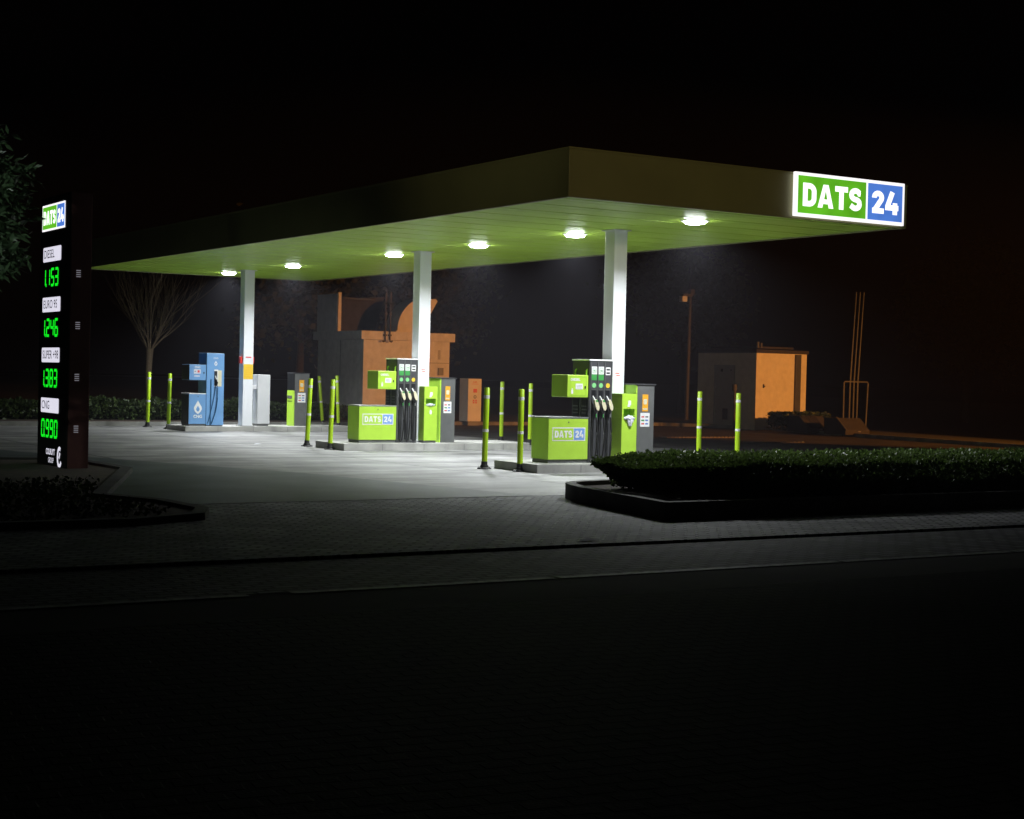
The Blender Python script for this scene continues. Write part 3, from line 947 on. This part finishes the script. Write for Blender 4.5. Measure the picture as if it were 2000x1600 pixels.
for i, (nm, pr) in enumerate((('DIESEL', '1.153'), ('EURO 95', '1.246'), ('SUPER +98', '1.383'), ('CNG', '0.990'))):
    zt = 3.545-i*.808
    mb = MB()
    mb.frect((-.02, 1.43, zt-.235), 'W', 0, 0, .99, .235, .003, 'plate_lit', .03)
    pl = mb.build('fuel_plate', e)
    mb = MB(); mb.text((-.02, 1.38, zt-.175), 'W', nm, .19, .0055, 'ink', 1.0 if i == 2 else 1.05, .001); mb.build('fuel_name', pl)
    mb = MB()
    mb.frect((-.02, 1.45, zt-.68), 'W', 0, 0, 1.03, .38, .003, 'led_ghost')
    pd = mb.build('price_display', e)
    mb = MB()
    zb = zt-.615; hh = .255; wd = .145; t = .042
    u = {0: .22, 1: .22, 2: .22, 3: .14}[i]
    o = Vector((-.02, 1.43, zb))
    uu, vv, nn = FR['W']
    ch = pr.replace('.', '')
    cur = .06 if pr[0] == '0' else .0
    digit(mb, o+uu*cur, ch[0], wd, hh, t, .006)
    cur += wd
    mb.stroke(o+uu*(cur+.045), 'W', [(0, -.02), (0, .03)], .04, .006, 'led_green')
    cur += .11
    if ch[1] == '1': cur -= .02
    for c_ in ch[1:]:
        digit(mb, o+uu*cur, c_, wd, hh, t, .006); cur += wd+.085
    mb.build('price_digits', pd)
    # gleaming louvre vents on the narrow side
    mb = MB()
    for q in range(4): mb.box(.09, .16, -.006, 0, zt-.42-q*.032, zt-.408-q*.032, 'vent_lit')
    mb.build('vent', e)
mb = MB()
mb.text((-.02, 1.10, .22), 'W', 'COLRUYT', .13, .003, 'plate_lit', .82, .003)
mb.text((-.02, .97, .09), 'W', 'GROUP', .12, .003, 'plate_lit', .72, .0)
mb.stroke((-.02, .50, .18), 'W', arc(.14, .02, .10, .14, 60, 330, 12), .06, .003, 'plate_lit')
mb.stroke((-.02, .50, .18), 'W', [(.12, .0), (.17, .09)], .05, .004, 'plate_lit')
mb.build('group_logo', e)

# ------------------------------------------------------------------ technical building
BX, BY = 23.57, 46.81
e = empty('utility_building', (BX, BY, 0), 'flat-roofed grey rendered building with rooftop ducts, lit orange on one face', 'building')
mb = MB(); mb.box(0, 3.22, 0, 3.46, 0, 2.72, 'render')
wall = mb.build('wall', e)
mb = MB(); mb.box(-.001-.002, 0, 1.7, 1.72, .1, 2.7, 'dark'); mb.box(1.4, 3.22, -.003, 0, 2.0, 2.012, 'dark'); mb.build('wall_joint', wall)
mb = MB(); mb.box(-.14, 3.36, -.12, 3.58, 2.72, 3.0, 'render', .01); mb.build('roof_slab', e)
mb = MB()
for q in range(3): mb.box(2.78+q*.035, 2.79+q*.035, -.006, 0, 2.13, 2.44, 'darker')
mb.build('louvre', wall)
mb = MB(); mb.box(2.78, 2.98, -.05, 0, 1.6, 1.85, 'grey', .008); mb.build('meter_box', wall)
mb = MB(); mb.box(-.08, .02, 1.9, 3.4, 3.0, 4.26, 'render'); mb.box(-.06, .06, 1.82, 1.89, 3.0, 4.3, 'hutwall'); mb.build('roof_screen', e)
mb = MB(); mb.tube([(.1, 1.86, 4.13), (1.3, 1.86, 4.10)], .03, 'galv'); mb.prism([(.1, 3.0), (1.35, 3.0), (1.75, 4.22), (.1, 4.10)], 'y', 1.95, 3.3, 'roofdark'); mb.build('plant_housing', e)
mb = MB()
duct = [(1.36, 3.0)]+[(1.36+1.15*(1-math.cos(math.radians(a))), 3.05+1.15*math.sin(math.radians(a))) for a in range(0, 78, 8)]
duct += [(2.80, 4.15), (2.86, 4.08), (2.52, 3.50), (2.40, 3.3), (2.38, 3.0)]
mb.prism(duct, 'y', .25, 1.1, 'hutwall'); mb.build('exhaust_duct', e)
mb = MB(); mb.box(1.28, 2.46, .2, 1.15, 3.0, 3.05, 'hutwall'); mb.build('duct_flange', e)
for xx in (.70, .87):
    mb = MB()
    s_ = -1 if xx < .8 else 1
    mb.tube([(xx, -.16, 3.9), (xx, -.16, 2.75), (xx+.01*s_, -.16, 2.68), (xx+.07*s_, -.16, 2.66), (xx+.09*s_, -.16, 2.70)], .028, 'galv', 10)
    mb.tube([(xx, -.16, 3.95), (xx, -.16, 4.3)], .04, 'galv', 10)
    mb.box(xx-.05, xx+.05, -.2, -.12, 3.55, 3.59, 'galv'); mb.box(xx-.05, xx+.05, -.2, -.12, 2.85, 2.9, 'galv')
    mb.build('vent_pipe', e)

# ------------------------------------------------------------------ small hut
HX, HY = 35.62, 41.44
e = empty('utility_hut', (HX, HY, 0), 'small windowless hut, orange-lit front and grey side with a metal door', 'hut')
mb = MB(); mb.box(0, 2.25, 0, 3.12, 0, 2.60, 'hutwall'); wall = mb.build('wall', e)
mb = MB(); mb.box(-.05, 2.30, -.05, 3.17, 2.60, 2.72, 'roofdark', .01); mb.box(.3, 1.9, .3, 2.8, 2.76, 2.83, 'roofdark'); mb.build('roof', e)
mb = MB(); mb.tube([(.3, .3, 2.78), (.3, .3, 2.98)], .05, 'galv'); mb.tube([(.45, .3, 2.78), (.45, .3, 2.95)], .04, 'galv'); mb.build('roof_vent', e)
mb = MB(); mb.box(-.03, 0, 1.12, 2.12, .02, 2.14, 'door', .004); door = mb.build('door', e)
mb = MB()
mb.box(-.045, -.03, 1.08, 1.12, 0, 2.18, 'door'); mb.box(-.045, -.03, 2.12, 2.16, 0, 2.18, 'door'); mb.box(-.045, -.03, 1.12, 2.12, 2.14, 2.18, 'door'); mb.build('door_frame', door)
mb = MB(); mb.box(-.036, -.03, 1.40, 1.68, .30, .68, 'darker'); mb.build('door_grille', door)
mb = MB(); mb.box(-.036, -.03, 1.70, 1.82, 1.95, 2.05, 'darker'); mb.box(-.036, -.03, 1.25, 1.30, 1.98, 2.03, 'darker'); mb.build('door_plate', door)
for zz in (.25, 1.35): 
    mb = MB(); mb.box(-.06, -.03, 2.02, 2.08, zz, zz+.09, 'steel', .006); mb.build('hinge', door)
mb = MB(); mb.box(-.07, -.03, 1.16, 1.19, 1.0, 1.13, 'steel', .006); mb.build('handle', door)
mb = MB(); mb.box(.30, .33, -.06, 0, 1.42, 1.55, 'darker', .01); mb.box(.34, .38, -.04, 0, 1.45, 1.50, 'darker'); mb.build('lock', e)
mb = MB(); mb.box(1.70, 1.92, -.10, -.0, .0, 2.58, 'dark', .004); mb.build('shadow_strip', e)  # dark box standing in for a cast shadow strip on the orange wall
mb = MB(); mb.tube([(-.12, .95, 0), (-.12, .95, 1.3)], .04, 'galv'); mb.tube([(-.12, .95, 1.3), (-.12, .95, 1.52)], .09, 'galv', 12); mb.build('standpipe', e)

# ------------------------------------------------------------------ orange-lit terminal by the verge (air and water)
e = empty('air_station', (26.25, 44.6, .0), 'narrow air and water column glowing orange beyond the central island', 'air pump')
mb = MB(); mb.box(.03, .47, .03, .52, 0, .14, 'grey'); mb.build('plinth', e)
mb = MB(); o = (0, 0, 0); mb.box(0, .50, 0, .55, .14, 1.52, 'terminal_orange', .01)
mb.frect(o, 'S', .19, 1.07, .33, 1.19, .003, 'redink'); mb.fdisc(o, 'S', .26, .93, .055, .003, 'ink'); mb.fdisc(o, 'S', .26, .93, .028, .0045, 'terminal_orange')
for q in (0, 1): mb.frect(o, 'S', .18+q*.09, .72, .24+q*.09, .84, .003, 'redink'); 
for q in (0, 1): mb.frect(o, 'S', .20+q*.09, .755, .22+q*.09, .805, .0045, 'terminal_orange')
mb.text((.25, 0, 1.38), 'S', 'AIR', .08, .003, 'redink', 1.3, 0, 'CENTER')
mb.frect(o, 'S', .12, 1.34, .38, 1.352, .003, 'redink'); mb.build('cabinet', e)

# ------------------------------------------------------------------ vent pipes with frame, filler boxes
e = empty('vent_pipe_rack', (34.85, 36.6, 0), 'three tall thin vent pipes rising from a tubular frame at far right', 'vent pipes')
SC = 37.0/34.5
for q, (xb, xt) in enumerate(((.42, .56), (.58, .72), (.74, .88))):
    mb = MB(); mb.tube([(xb-.02, 0, .3), (xb, 0, 1.7), (xt, 0, 4.48)], .028, 'galv', 10); mb.build('vent_pipe', e)
mb = MB(); mb.tube([(.16, 0, .0), (.16, 0, 1.66), (.18, 0, 1.70), (1.14, 0, 1.70), (1.17, 0, 1.66), (1.10, 0, -.0)], .028, 'galv', 10); mb.build('frame', e)
for i, (x, y, lab) in enumerate(((34.75, 37.9, 'dark sloping filler box left of the vent pipes, beside the bush'), (34.55, 36.0, 'dark sloping filler box directly under the vent pipes'))):
    e = empty('filler_box', (x, y, .07), lab, 'filler box', 'sloping tank filler boxes')
    mb = MB(); mb.prism([(0, 0), (.95, 0), (.95, .50), (.42, .50), (0, .14)], 'x', 0, 1.0, 'roofdark'); 
    b = mb.build('housing', e)
    mb = MB(); mb.prism([(-.02, .14), (.40, .505), (.42, .54), (-.035, .155)], 'x', -.01, .05, 'galv'); mb.build('edge_strip', e)
    mb = MB(); mb.tube([(.5, -.02, .10), (.6, -.02, .10)], .02, 'steel'); mb.build('handle', e)

# ------------------------------------------------------------------ lamp post behind, and the sodium street lamp lighting the walls
e = empty('floodlight_post', (39.44, 50.0, 0), 'slim dark unlit floodlight post standing left of the hut', 'lamp post')
mb = MB(); mb.tube([(0, 0, 0), (.03, 0, 2.6), (.06, 0, 5.1)], [.09, .07, .045], 'galv'); mb.build('pole', e)
mb = MB(); mb.box(-.35, .12, -.08, .08, 4.92, 5.02, 'galv', .01); mb.box(-.42, -.18, -.12, .10, 4.70, 4.92, 'white_dirty', .02); mb.box(.0, .20, -.10, .1, 5.02, 5.2, 'galv', .02); mb.build('floodlight_head', e)

e = empty('unseen_lamp', (38.5, 10.0, -.05), 'orange sodium street lamp outside the right edge of the picture', 'street lamp')
mb = MB(); mb.tube([(0, 0, 0), (0, 0, 5.2), (0, .25, 5.45), (0, .8, 5.5)], [.09, .06, .05, .05], 'galv'); mb.build('pole', e)
mb = MB(); mb.box(-.14, .14, .7, 1.3, 5.42, 5.56, 'galv', .03); mb.build('head', e)
mb = MB(); mb.box(-.10, .10, .8, 1.25, 5.395, 5.415, 'sodium_lens', .004); mb.build('lens', e)
sd = bpy.data.lights.new('sodium', 'SPOT'); sd.energy = SODIUM_POWER; sd.color = (1, .36, .065); sd.spot_size = math.radians(31); sd.spot_blend = .35; sd.shadow_soft_size = .12
so = bpy.data.objects.new('sodium', sd); COL.objects.link(so); so.parent = e; so.location = (0, 1.0, 5.34)
dv = Vector((31.2, 46, 3.3))-Vector((38.5, 11.0, 5.29))
so.rotation_euler = dv.to_track_quat('-Z', 'Y').to_euler()
e = empty('unseen_lamp', (13.0, -3.0, -.03), 'added warm lamp behind the viewpoint, aimed at the canopy edge', 'street lamp')  # unseen lamp, added for its light on the canopy fascia
mb = MB(); mb.tube([(0, 0, 0), (0, 0, 5.6), (0, .25, 5.85), (0, .8, 5.9)], [.09, .06, .05, .05], 'galv'); mb.build('pole', e)
mb = MB(); mb.box(-.14, .14, .7, 1.3, 5.82, 5.96, 'galv', .03); mb.build('head', e)
mb = MB(); mb.box(-.10, .10, .8, 1.25, 5.795, 5.815, 'fill_lens', .004); mb.build('lens', e)
sd = bpy.data.lights.new('warm', 'SPOT'); sd.energy = 2600; sd.color = (1, .72, .36); sd.spot_size = math.radians(30); sd.spot_blend = .9; sd.shadow_soft_size = .12
so = bpy.data.objects.new('warm', sd); COL.objects.link(so); so.parent = e; so.location = (0, 1.0, 5.74)
so.rotation_euler = (Vector((15.4, 19.6, 6.2))-Vector((13, -2.0, 5.7))).to_track_quat('-Z', 'Y').to_euler()

e = empty('unseen_lamp', (1.2, 15.5, .05), 'added pale lamp outside the left frame edge, aimed at the leafy tree', 'street lamp')  # unseen lamp, added to light the leafy tree
mb = MB(); mb.tube([(0, 0, 0), (0, 0, 5.0), (0, .2, 5.25), (.1, .7, 5.3)], [.08, .05, .045, .045], 'galv'); mb.build('pole', e)
mb = MB(); mb.box(-.12, .16, .6, 1.1, 5.22, 5.36, 'galv', .03); mb.build('head', e)
mb = MB(); mb.box(-.08, .10, .7, 1.05, 5.20, 5.215, 'fill_lens', .004); mb.build('lens', e)
sd = bpy.data.lights.new('street', 'SPOT'); sd.energy = 480; sd.color = (.85, 1, .9); sd.spot_size = math.radians(38); sd.spot_blend = .8; sd.shadow_soft_size = .1  # beam of the added lamp, lights the leafy tree
so = bpy.data.objects.new('street', sd); COL.objects.link(so); so.parent = e; so.location = (0, .85, 5.15)
so.rotation_euler = (Vector((5.7, 21.9, 3.2))-Vector((1.2, 16.35, 5.2))).to_track_quat('-Z', 'Y').to_euler()

sd = bpy.data.lights.new('fascia_fill', 'SPOT'); sd.energy = 600; sd.color = (1, .86, .55); sd.spot_size = math.radians(34); sd.spot_blend = 1; sd.shadow_soft_size = .1  # second beam added to brighten the left side of the fascia
so = bpy.data.objects.new('fascia_fill', sd); COL.objects.link(so); so.parent = e; so.location = (.1, .85, 5.15)
so.rotation_euler = (Vector((13.2, 21.5, 6.3))-Vector((1.3, 16.35, 5.2))).to_track_quat('-Z', 'Y').to_euler()

# drains in the back road
for i, (x0, x1, y0, lab) in enumerate(((28.0, 29.8, 32.6, 'long slotted drain glinting orange in front of the hut, nearer one'), (27.4, 29.9, 35.6, 'long slotted drain farther back, left of the hut bollards'))):
    e = empty('drain_channel', (x0, y0, .004), lab, 'drain', 'slotted drains in the back road')
    mb = MB(); mb.box(0, x1-x0, 0, .25, 0, .012, 'gratem'); mb.build('frame', e)
    mb = MB(); k = .04
    while k < x1-x0-.06:
        mb.box(k, k+.09, .03, .22, .012, .035, 'gratem', .004); k += .14
    mb.build('grating', e)

# ------------------------------------------------------------------ planter and clipped hedge, right foreground
def rounded(pts, r, n=6):
    out = []
    N = len(pts)
    for i in range(N):
        p = Vector(pts[i]); a = Vector(pts[i-1]); b = Vector(pts[(i+1) % N])
        d1 = (a-p).normalized(); d2 = (b-p).normalized(); rr = r[i]
        s = p+d1*rr; e_ = p+d2*rr
        for k in range(n):
            t_ = k/(n-1)
            out.append(tuple(s*(1-t_)**2+p*2*t_*(1-t_)+e_*t_**2))
    return out
outer = rounded([(11.45, 14.87), (20, 15.1), (24.4, 15.2), (24.4, 18.6), (13.4, 18.6), (12.3, 18.3), (11.98, 17.6)], [.15, .3, .1, .1, .3, .35, .3])
inner = rounded([(11.60, 15.02), (20, 15.25), (24.2, 15.35), (24.2, 18.45), (13.4, 18.45), (12.40, 18.18), (12.13, 17.6)], [.1, .3, .1, .1, .3, .3, .3])
e = empty('planter', (11.45, 14.87, 0), 'long raised kerbed planter under the clipped hedge at right', 'planter')
n = len(outer)
vs = [(p[0]-11.45, p[1]-14.87, z) for z in (-.06, .21) for p in outer]+[(p[0]-11.45, p[1]-14.87, z) for z in (.21, .1) for p in inner]
fs = []
for lv in range(3):
    for i in range(n): fs.append((lv*n+i, lv*n+(i+1) % n, (lv+1)*n+(i+1) % n, (lv+1)*n+i))
mb = MB(); mb.add(vs, fs, 'kerb'); mb.build('kerb_wall', e)
mb = MB(); mb.add([(p[0]-11.45, p[1]-14.87, .15) for p in inner], [list(range(n))], 'soil'); mb.build('soil_bed', e)

HX0, HX1, HY0, HY1, HZ0, HZ1 = 12.15, 23.5, 15.32, 18.0, .18, .61
e = empty('clipped_hedge', (HX0, HY0, .19), 'low clipped dark green hedge with ragged left end, right foreground', 'hedge')
N = 80000
# surface shell points, denser near the visible left end
xs = HX0+(HX1-HX0)*rng.random(N)**1.5
kind = rng.random(N)
ys = np.where(kind < .55, HY0+(HY1-HY0)*rng.random(N), np.where(kind < .92, HY0+.12*rng.random(N), HY1-.12*rng.random(N)))
zs = np.where(kind < .55, HZ1-.12*rng.random(N)**1.5, HZ0+(HZ1-HZ0)*rng.random(N))
endm = rng.random(N) < .16
xs = np.where(endm, HX0+.3*rng.random(N)**2, xs)
# rounded and ragged outline
from mathutils import noise as mn
pert = np.array([mn.noise(Vector((a*1.7, b*1.7, c_*2))) for a, b, c_ in zip(xs[::1], ys[::1], zs[::1])])
zt_ = (zs-HZ0)/(HZ1-HZ0)
ys = np.where(ys < (HY0+HY1)/2, ys+.20*(1-zt_)+.09*pert, ys-.20*(1-zt_))
xs = xs+np.where(xs < HX0+.5, .55*(1-zt_)+.12*pert+.25*np.abs((ys-(HY0+HY1)/2)/(HY1-HY0)*2)**3, 0)
zs = zs+.05*pert
ex = np.clip((xs-HX0)/1.3, 0, 1)
zs = HZ0+(zs-HZ0)*(.72+.28*ex)
ys = (HY0+HY1)/2+.2+(ys-(HY0+HY1)/2-.2)*(.55+.45*np.sqrt(ex))
pos = np.stack([xs-HX0, ys-HY0, zs-.19], 1)
dirs = np.zeros_like(pos); dirs[:, 2] = .7; dirs[:, 1] = np.where(ys < HY0+.3, -.6, 0); dirs[:, 0] = np.where(xs < HX0+.6, -.7, 0)
lv = leaves(pos, .038, rng, 1.25, 0, 2.2, dirs)
# sprigs standing above the cut
K = 700
sx_ = rng.random(K)**1.3*(HX1-HX0); sy_ = rng.random(K)*(HY1-HY0)
sp = []
for q in range(5):
    sp.append(np.stack([sx_+rng.normal(size=K)*.006, sy_+rng.normal(size=K)*.006, HZ1-.19-.02+q*.014+0*sx_], 1))
for q in sp: q[:, 2] -= .10*np.clip(1-q[:, 0]/1.3, 0, 1)
ok = sp[0][:, 0] > .35
sp = [q[ok] for q in sp]
lv2 = leaves(np.concatenate(sp), .032, rng, 1.3, -.6)
leaf_mesh('foliage', np.concatenate([lv, lv2]), 'leaf_hedge', e)
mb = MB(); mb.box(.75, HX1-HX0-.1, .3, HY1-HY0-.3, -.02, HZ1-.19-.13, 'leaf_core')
for q in range(26):
    x = .45+rng.random()*.5; y = 1.0+rng.random()*1.2
    mb.tube([(x+.1, y, -.05), (x+rng.normal()*.03, y-.02, .08), (x-.12, y-.05, .2)], [.012, .009, .005], 'bark_dark', 6)
mb.build('twigs', e)

# left bed: kerb tip and ground cover, totem stands in it
lp = [(-40, 16.1), (5.5, 16.1), (6.45, 16.55), (6.75, 17.2), (6.7, 18.45), (6.3, 19.5), (8.3, 24.4), (8.2, 27.2), (-40, 40)]
li = [(-40, 16.25), (5.5, 16.25), (6.33, 16.66), (6.6, 17.25), (6.55, 18.40), (6.12, 19.5), (8.12, 24.45), (8.02, 27.1), (-40, 39.8)]
mb = MB()
n = len(lp)
vs = [(*p, z) for z in (-.06, .08) for p in lp]+[(*p, z) for z in (.08, .0) for p in li]
fs = []
for l_ in range(3):
    for i in range(n): fs.append((l_*n+i, l_*n+(i+1) % n, (l_+1)*n+(i+1) % n, (l_+1)*n+i))
mb.add(vs, fs, 'kerb_dark'); mb.add([(*p, .045) for p in li], [list(range(n))], 'soil')
tag(mb.build('roadside_bed'), kind='structure')
N = 26000
gx = rng.uniform(-2, 8.0, N); gy = rng.uniform(16.5, 27, N)
ok = (gy < 21.5) & (gx < 6.1+np.clip((gy-19.5)/5*1.9, 0, 1.8)) & (gx > -2)
gx, gy = gx[ok], gy[ok]
gz = .05+rng.random(len(gx))*.07*(1+.7*np.sin(gx*1.7)*np.cos(gy*1.3))
g = leaf_mesh('ground_cover', leaves(np.stack([gx, gy, gz], 1), .05, rng, 1.2, -.2), 'leaf_cover')
tag(g, 'low dark ground cover around the foot of the price totem', 'ground cover', None, 'stuff')

# ------------------------------------------------------------------ broadleaf tree at the left edge
TB = Vector((5.36, 21.75, 0))
e = empty('leafy_tree', TB, 'dark evergreen tree with long leaves at the left edge, before the totem', 'tree')
mb = MB(); mb.tube([(0.0, 0, 0), (.02, 0, 1.5), (.0, .02, 2.6), (-.05, 0, 4.2)], [.04, .035, .03, .015], 'bark_dark', 10); mb.build('trunk', e)
tw = MB(); lp_ = []; ld_ = []
cc = Vector((-.22, .1, 3.62))
for q in range(300):
    d = Vector(rng.normal(size=3)); d.normalize()
    st = cc+Vector((rng.normal()*.12, rng.normal()*.12, rng.uniform(-1.0, 1.0)))
    ln = .56+.28*rng.random()
    zfac = max(.35, 1-abs(st.z-cc.z)**2*.35)
    d = Vector((d.x, d.y, d.z*.45+.12)).normalized()
    en = st+d*ln*zfac
    mid = (st+en)/2+Vector((0, 0, .08))
    if q < 120: tw.tube([st, mid, en], [.008, .006, .003], 'bark_dark', 5, False)
    for k in range(16):
        t_ = .35+.65*(k+rng.random())/16
        p = st*(1-t_)**2+mid*2*t_*(1-t_)+en*t_**2
        lp_.append(p+Vector(rng.normal(size=3))*.015)
        side = Vector(rng.normal(size=3))*.55
        dd = (d*.8+side+Vector((0, 0, -.35)))
        ld_.append(dd.normalized())
tw.build('twigs', e)
leaf_mesh('crown', leaves(np.array(lp_), .052, rng, 2.9, 0, .6, np.array(ld_)), 'leaf_tree', e)

# ------------------------------------------------------------------ bare tree behind the left bollards
e = empty('bare_tree', (16.2, 46.3, .1), 'bare pollarded tree with thin upright branches, left of the blue dispenser', 'tree')
mb = MB(); mb.tube([(0, 0, 0), (.02, 0, .5), (-.02, 0, 1.2), (0, 0, 1.85), (0.01, 0, 2.1)], [.12, .095, .09, .10, .12], 'bark', 12); mb.build('trunk', e)
mb = MB()
rr_ = random.Random(3)
def branch(p, d, ln, r, depth):
    pts = [p]; rad = [r]
    q = p.copy(); dd = d.copy()
    for k in range(6):
        dd = (dd+Vector((rr_.gauss(0, .07), rr_.gauss(0, .07), .05))).normalized()
        q = q+dd*ln/6; pts.append(q.copy()); rad.append(r*(1-.75*(k+1)/6))
        if depth > 0 and k in (0, 1, 2, 3, 4) and rr_.random() < .9:
            s = Vector((rr_.gauss(0, 1), rr_.gauss(0, 1), .3)).normalized()
            branch(q.copy(), (dd+s*.55).normalized(), ln*rr_.uniform(.45, .65), rad[-1]*.75, depth-1)
    mb.tube(pts, rad, 'bark', 6, False)
for k in range(17):
    a = k/17*2*math.pi+rr_.uniform(-.2, .2); tl = rr_.uniform(.25, .95)
    branch(Vector((.04*math.cos(a), .04*math.sin(a), 2.05)), Vector((math.cos(a)*tl, math.sin(a)*tl, 1)).normalized(), rr_.uniform(1.9, 2.9), .030, 2)
mb.build('branches', e)

# ------------------------------------------------------------------ hedges behind the farthest island
def back_hedge(x0, x1, y0, y1, h, lab, n, size, pw):
    e = empty('back_hedge', (x0, y0, .1), lab, 'hedge', 'low hedges behind the farthest island')
    px = rng.uniform(0, x1-x0, n); py = rng.uniform(0, y1-y0, n)
    top = h*(.82+.18*np.sin(px*2.1)*np.cos(px*.9+1))
    pz = top*rng.random(n)**pw
    py = py*np.where(rng.random(n) < .5, .25, 1)
    leaf_mesh('foliage', leaves(np.stack([px, py, pz], 1), size, rng, 1.6, -.6), 'leaf_back', e)
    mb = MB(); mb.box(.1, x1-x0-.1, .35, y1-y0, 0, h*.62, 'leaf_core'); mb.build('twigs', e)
back_hedge(8, 16.9, 45.5, 46.8, .62, 'loose shaggy hedge left of the blue dispenser', 9000, .085, .6)
back_hedge(17.0, 22.3, 45.6, 47, .66, 'denser trimmed hedge right of the farthest pillar', 12000, .05, .4)
back_hedge(22.4, 23.4, 46.2, 47, .5, 'small dark shrub clump beside the grey building corner', 1500, .06, .4)
e = empty('hut_bush', (35.0, 38.9, .07), 'rounded bush in front of the orange wall of the hut', 'bush')
n = 9000
d = rng.normal(size=(n, 3)); d /= np.linalg.norm(d, axis=1)[:, None]; r_ = rng.random(n)**.35
lob = np.where(rng.random(n) < .5, -.42, .42)
p = np.stack([np.clip(d[:, 0]*r_*.8, -.55, .55)+lob+.75, np.clip(d[:, 1]*r_*.7, -.45, .45)+.5, rng.random(n)**.6*.55+.02], 1)
leaf_mesh('foliage', leaves(p, .06, rng, 1.4, -.3), 'leaf_back', e)
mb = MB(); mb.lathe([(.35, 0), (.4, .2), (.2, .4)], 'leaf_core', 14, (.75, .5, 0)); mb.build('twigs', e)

# ------------------------------------------------------------------ far trees, barely catching the station's light
def far_tree(seed, h, wd):
    rs = np.random.default_rng(seed)
    n = 5200
    cl = rs.normal(size=(42, 3)); cl /= np.linalg.norm(cl, axis=1)[:, None]; cl *= rs.uniform(.3, 1, size=(42, 1))
    idx = rs.integers(0, 42, n)
    p = cl[idx]*[wd, wd, h*.36]+rs.normal(size=(n, 3))*[wd*.17, wd*.17, h*.06]
    p[:, 2] += h*.62
    return leaves(p, .22, rs, 1.4, .2)
ft = [(30, 66, 9.5, 3.2, 'broad dark tree faintly visible between the middle and nearest pillars'), (39, 70, 8.5, 3.0, 'dark rounded tree faintly visible right of the nearest pump'),
      (47, 60, 9.0, 3.2, 'dark tree behind the small hut'), (53, 48, 8.0, 3.0, 'dark tree behind the vent pipes at far right')]
for i, (x, y, h, wd, lab) in enumerate(ft):
    e = empty('dark_tree', (x, y, 0), lab, 'tree', 'dark trees behind the station')
    mb = MB(); mb.tube([(0, 0, 0), (.1, 0, h*.3), (0, .1, h*.7)], [.22, .16, .06], 'bark_dark', 10)
    for k in range(6):
        a = k*1.05; mb.tube([(0, 0, h*(.28+.05*k)), (math.cos(a)*wd*.4, math.sin(a)*wd*.4, h*(.42+.05*k)), (math.cos(a)*wd*.75, math.sin(a)*wd*.75, h*(.5+.06*k))], [.09, .06, .02], 'bark_dark', 6, False)
    mb.build('trunk', e)
    leaf_mesh('crown', far_tree(40+i, h, wd), 'leaf_far', e)

# litter on the pavers
for i, (x, y, s, lab) in enumerate(((9.23, 13.25, .11, 'flat pale scrap of paper lying by the gutter edge'), (11.07, 17.94, .07, 'small pale scrap of paper lying near the planter tip'), (14.05, 33.0, .09, 'pale scrap on the concrete left of the central island'))):
    mb = MB(); mb.add([(-s, -s*.4, .004), (s, -s*.5, .012), (s*.9, s*.5, .006), (.1*s, s*.6, .02), (-s*.8, s*.4, .005)], [(0, 1, 3), (1, 2, 3), (0, 3, 4)], 'paper')
    o = mb.build('paper_scrap'); o.location = (x, y, .002); tag(o, lab, 'litter')

# ------------------------------------------------------------------ night mist
mb = MB(); mb.box(-25, 75, -6, 95, -1.2, 12.5, 'asphalt')
hz = mb.build('haze')
hm = bpy.data.materials.new('haze'); hm.use_nodes = True
nt = hm.node_tree
nt.nodes.remove(nt.nodes['Principled BSDF'])
pv = nt.nodes.new('ShaderNodeVolumePrincipled')
pv.inputs['Color'].default_value = (.86, .86, 1.0, 1)
pv.inputs['Density'].default_value = HAZE_DENSITY
pv.inputs['Anisotropy'].default_value = .25
nt.links.new(pv.outputs[0], nt.nodes['Material Output'].inputs['Volume'])
hz.data.materials.clear(); hz.data.materials.append(hm)
tag(hz, kind='stuff')
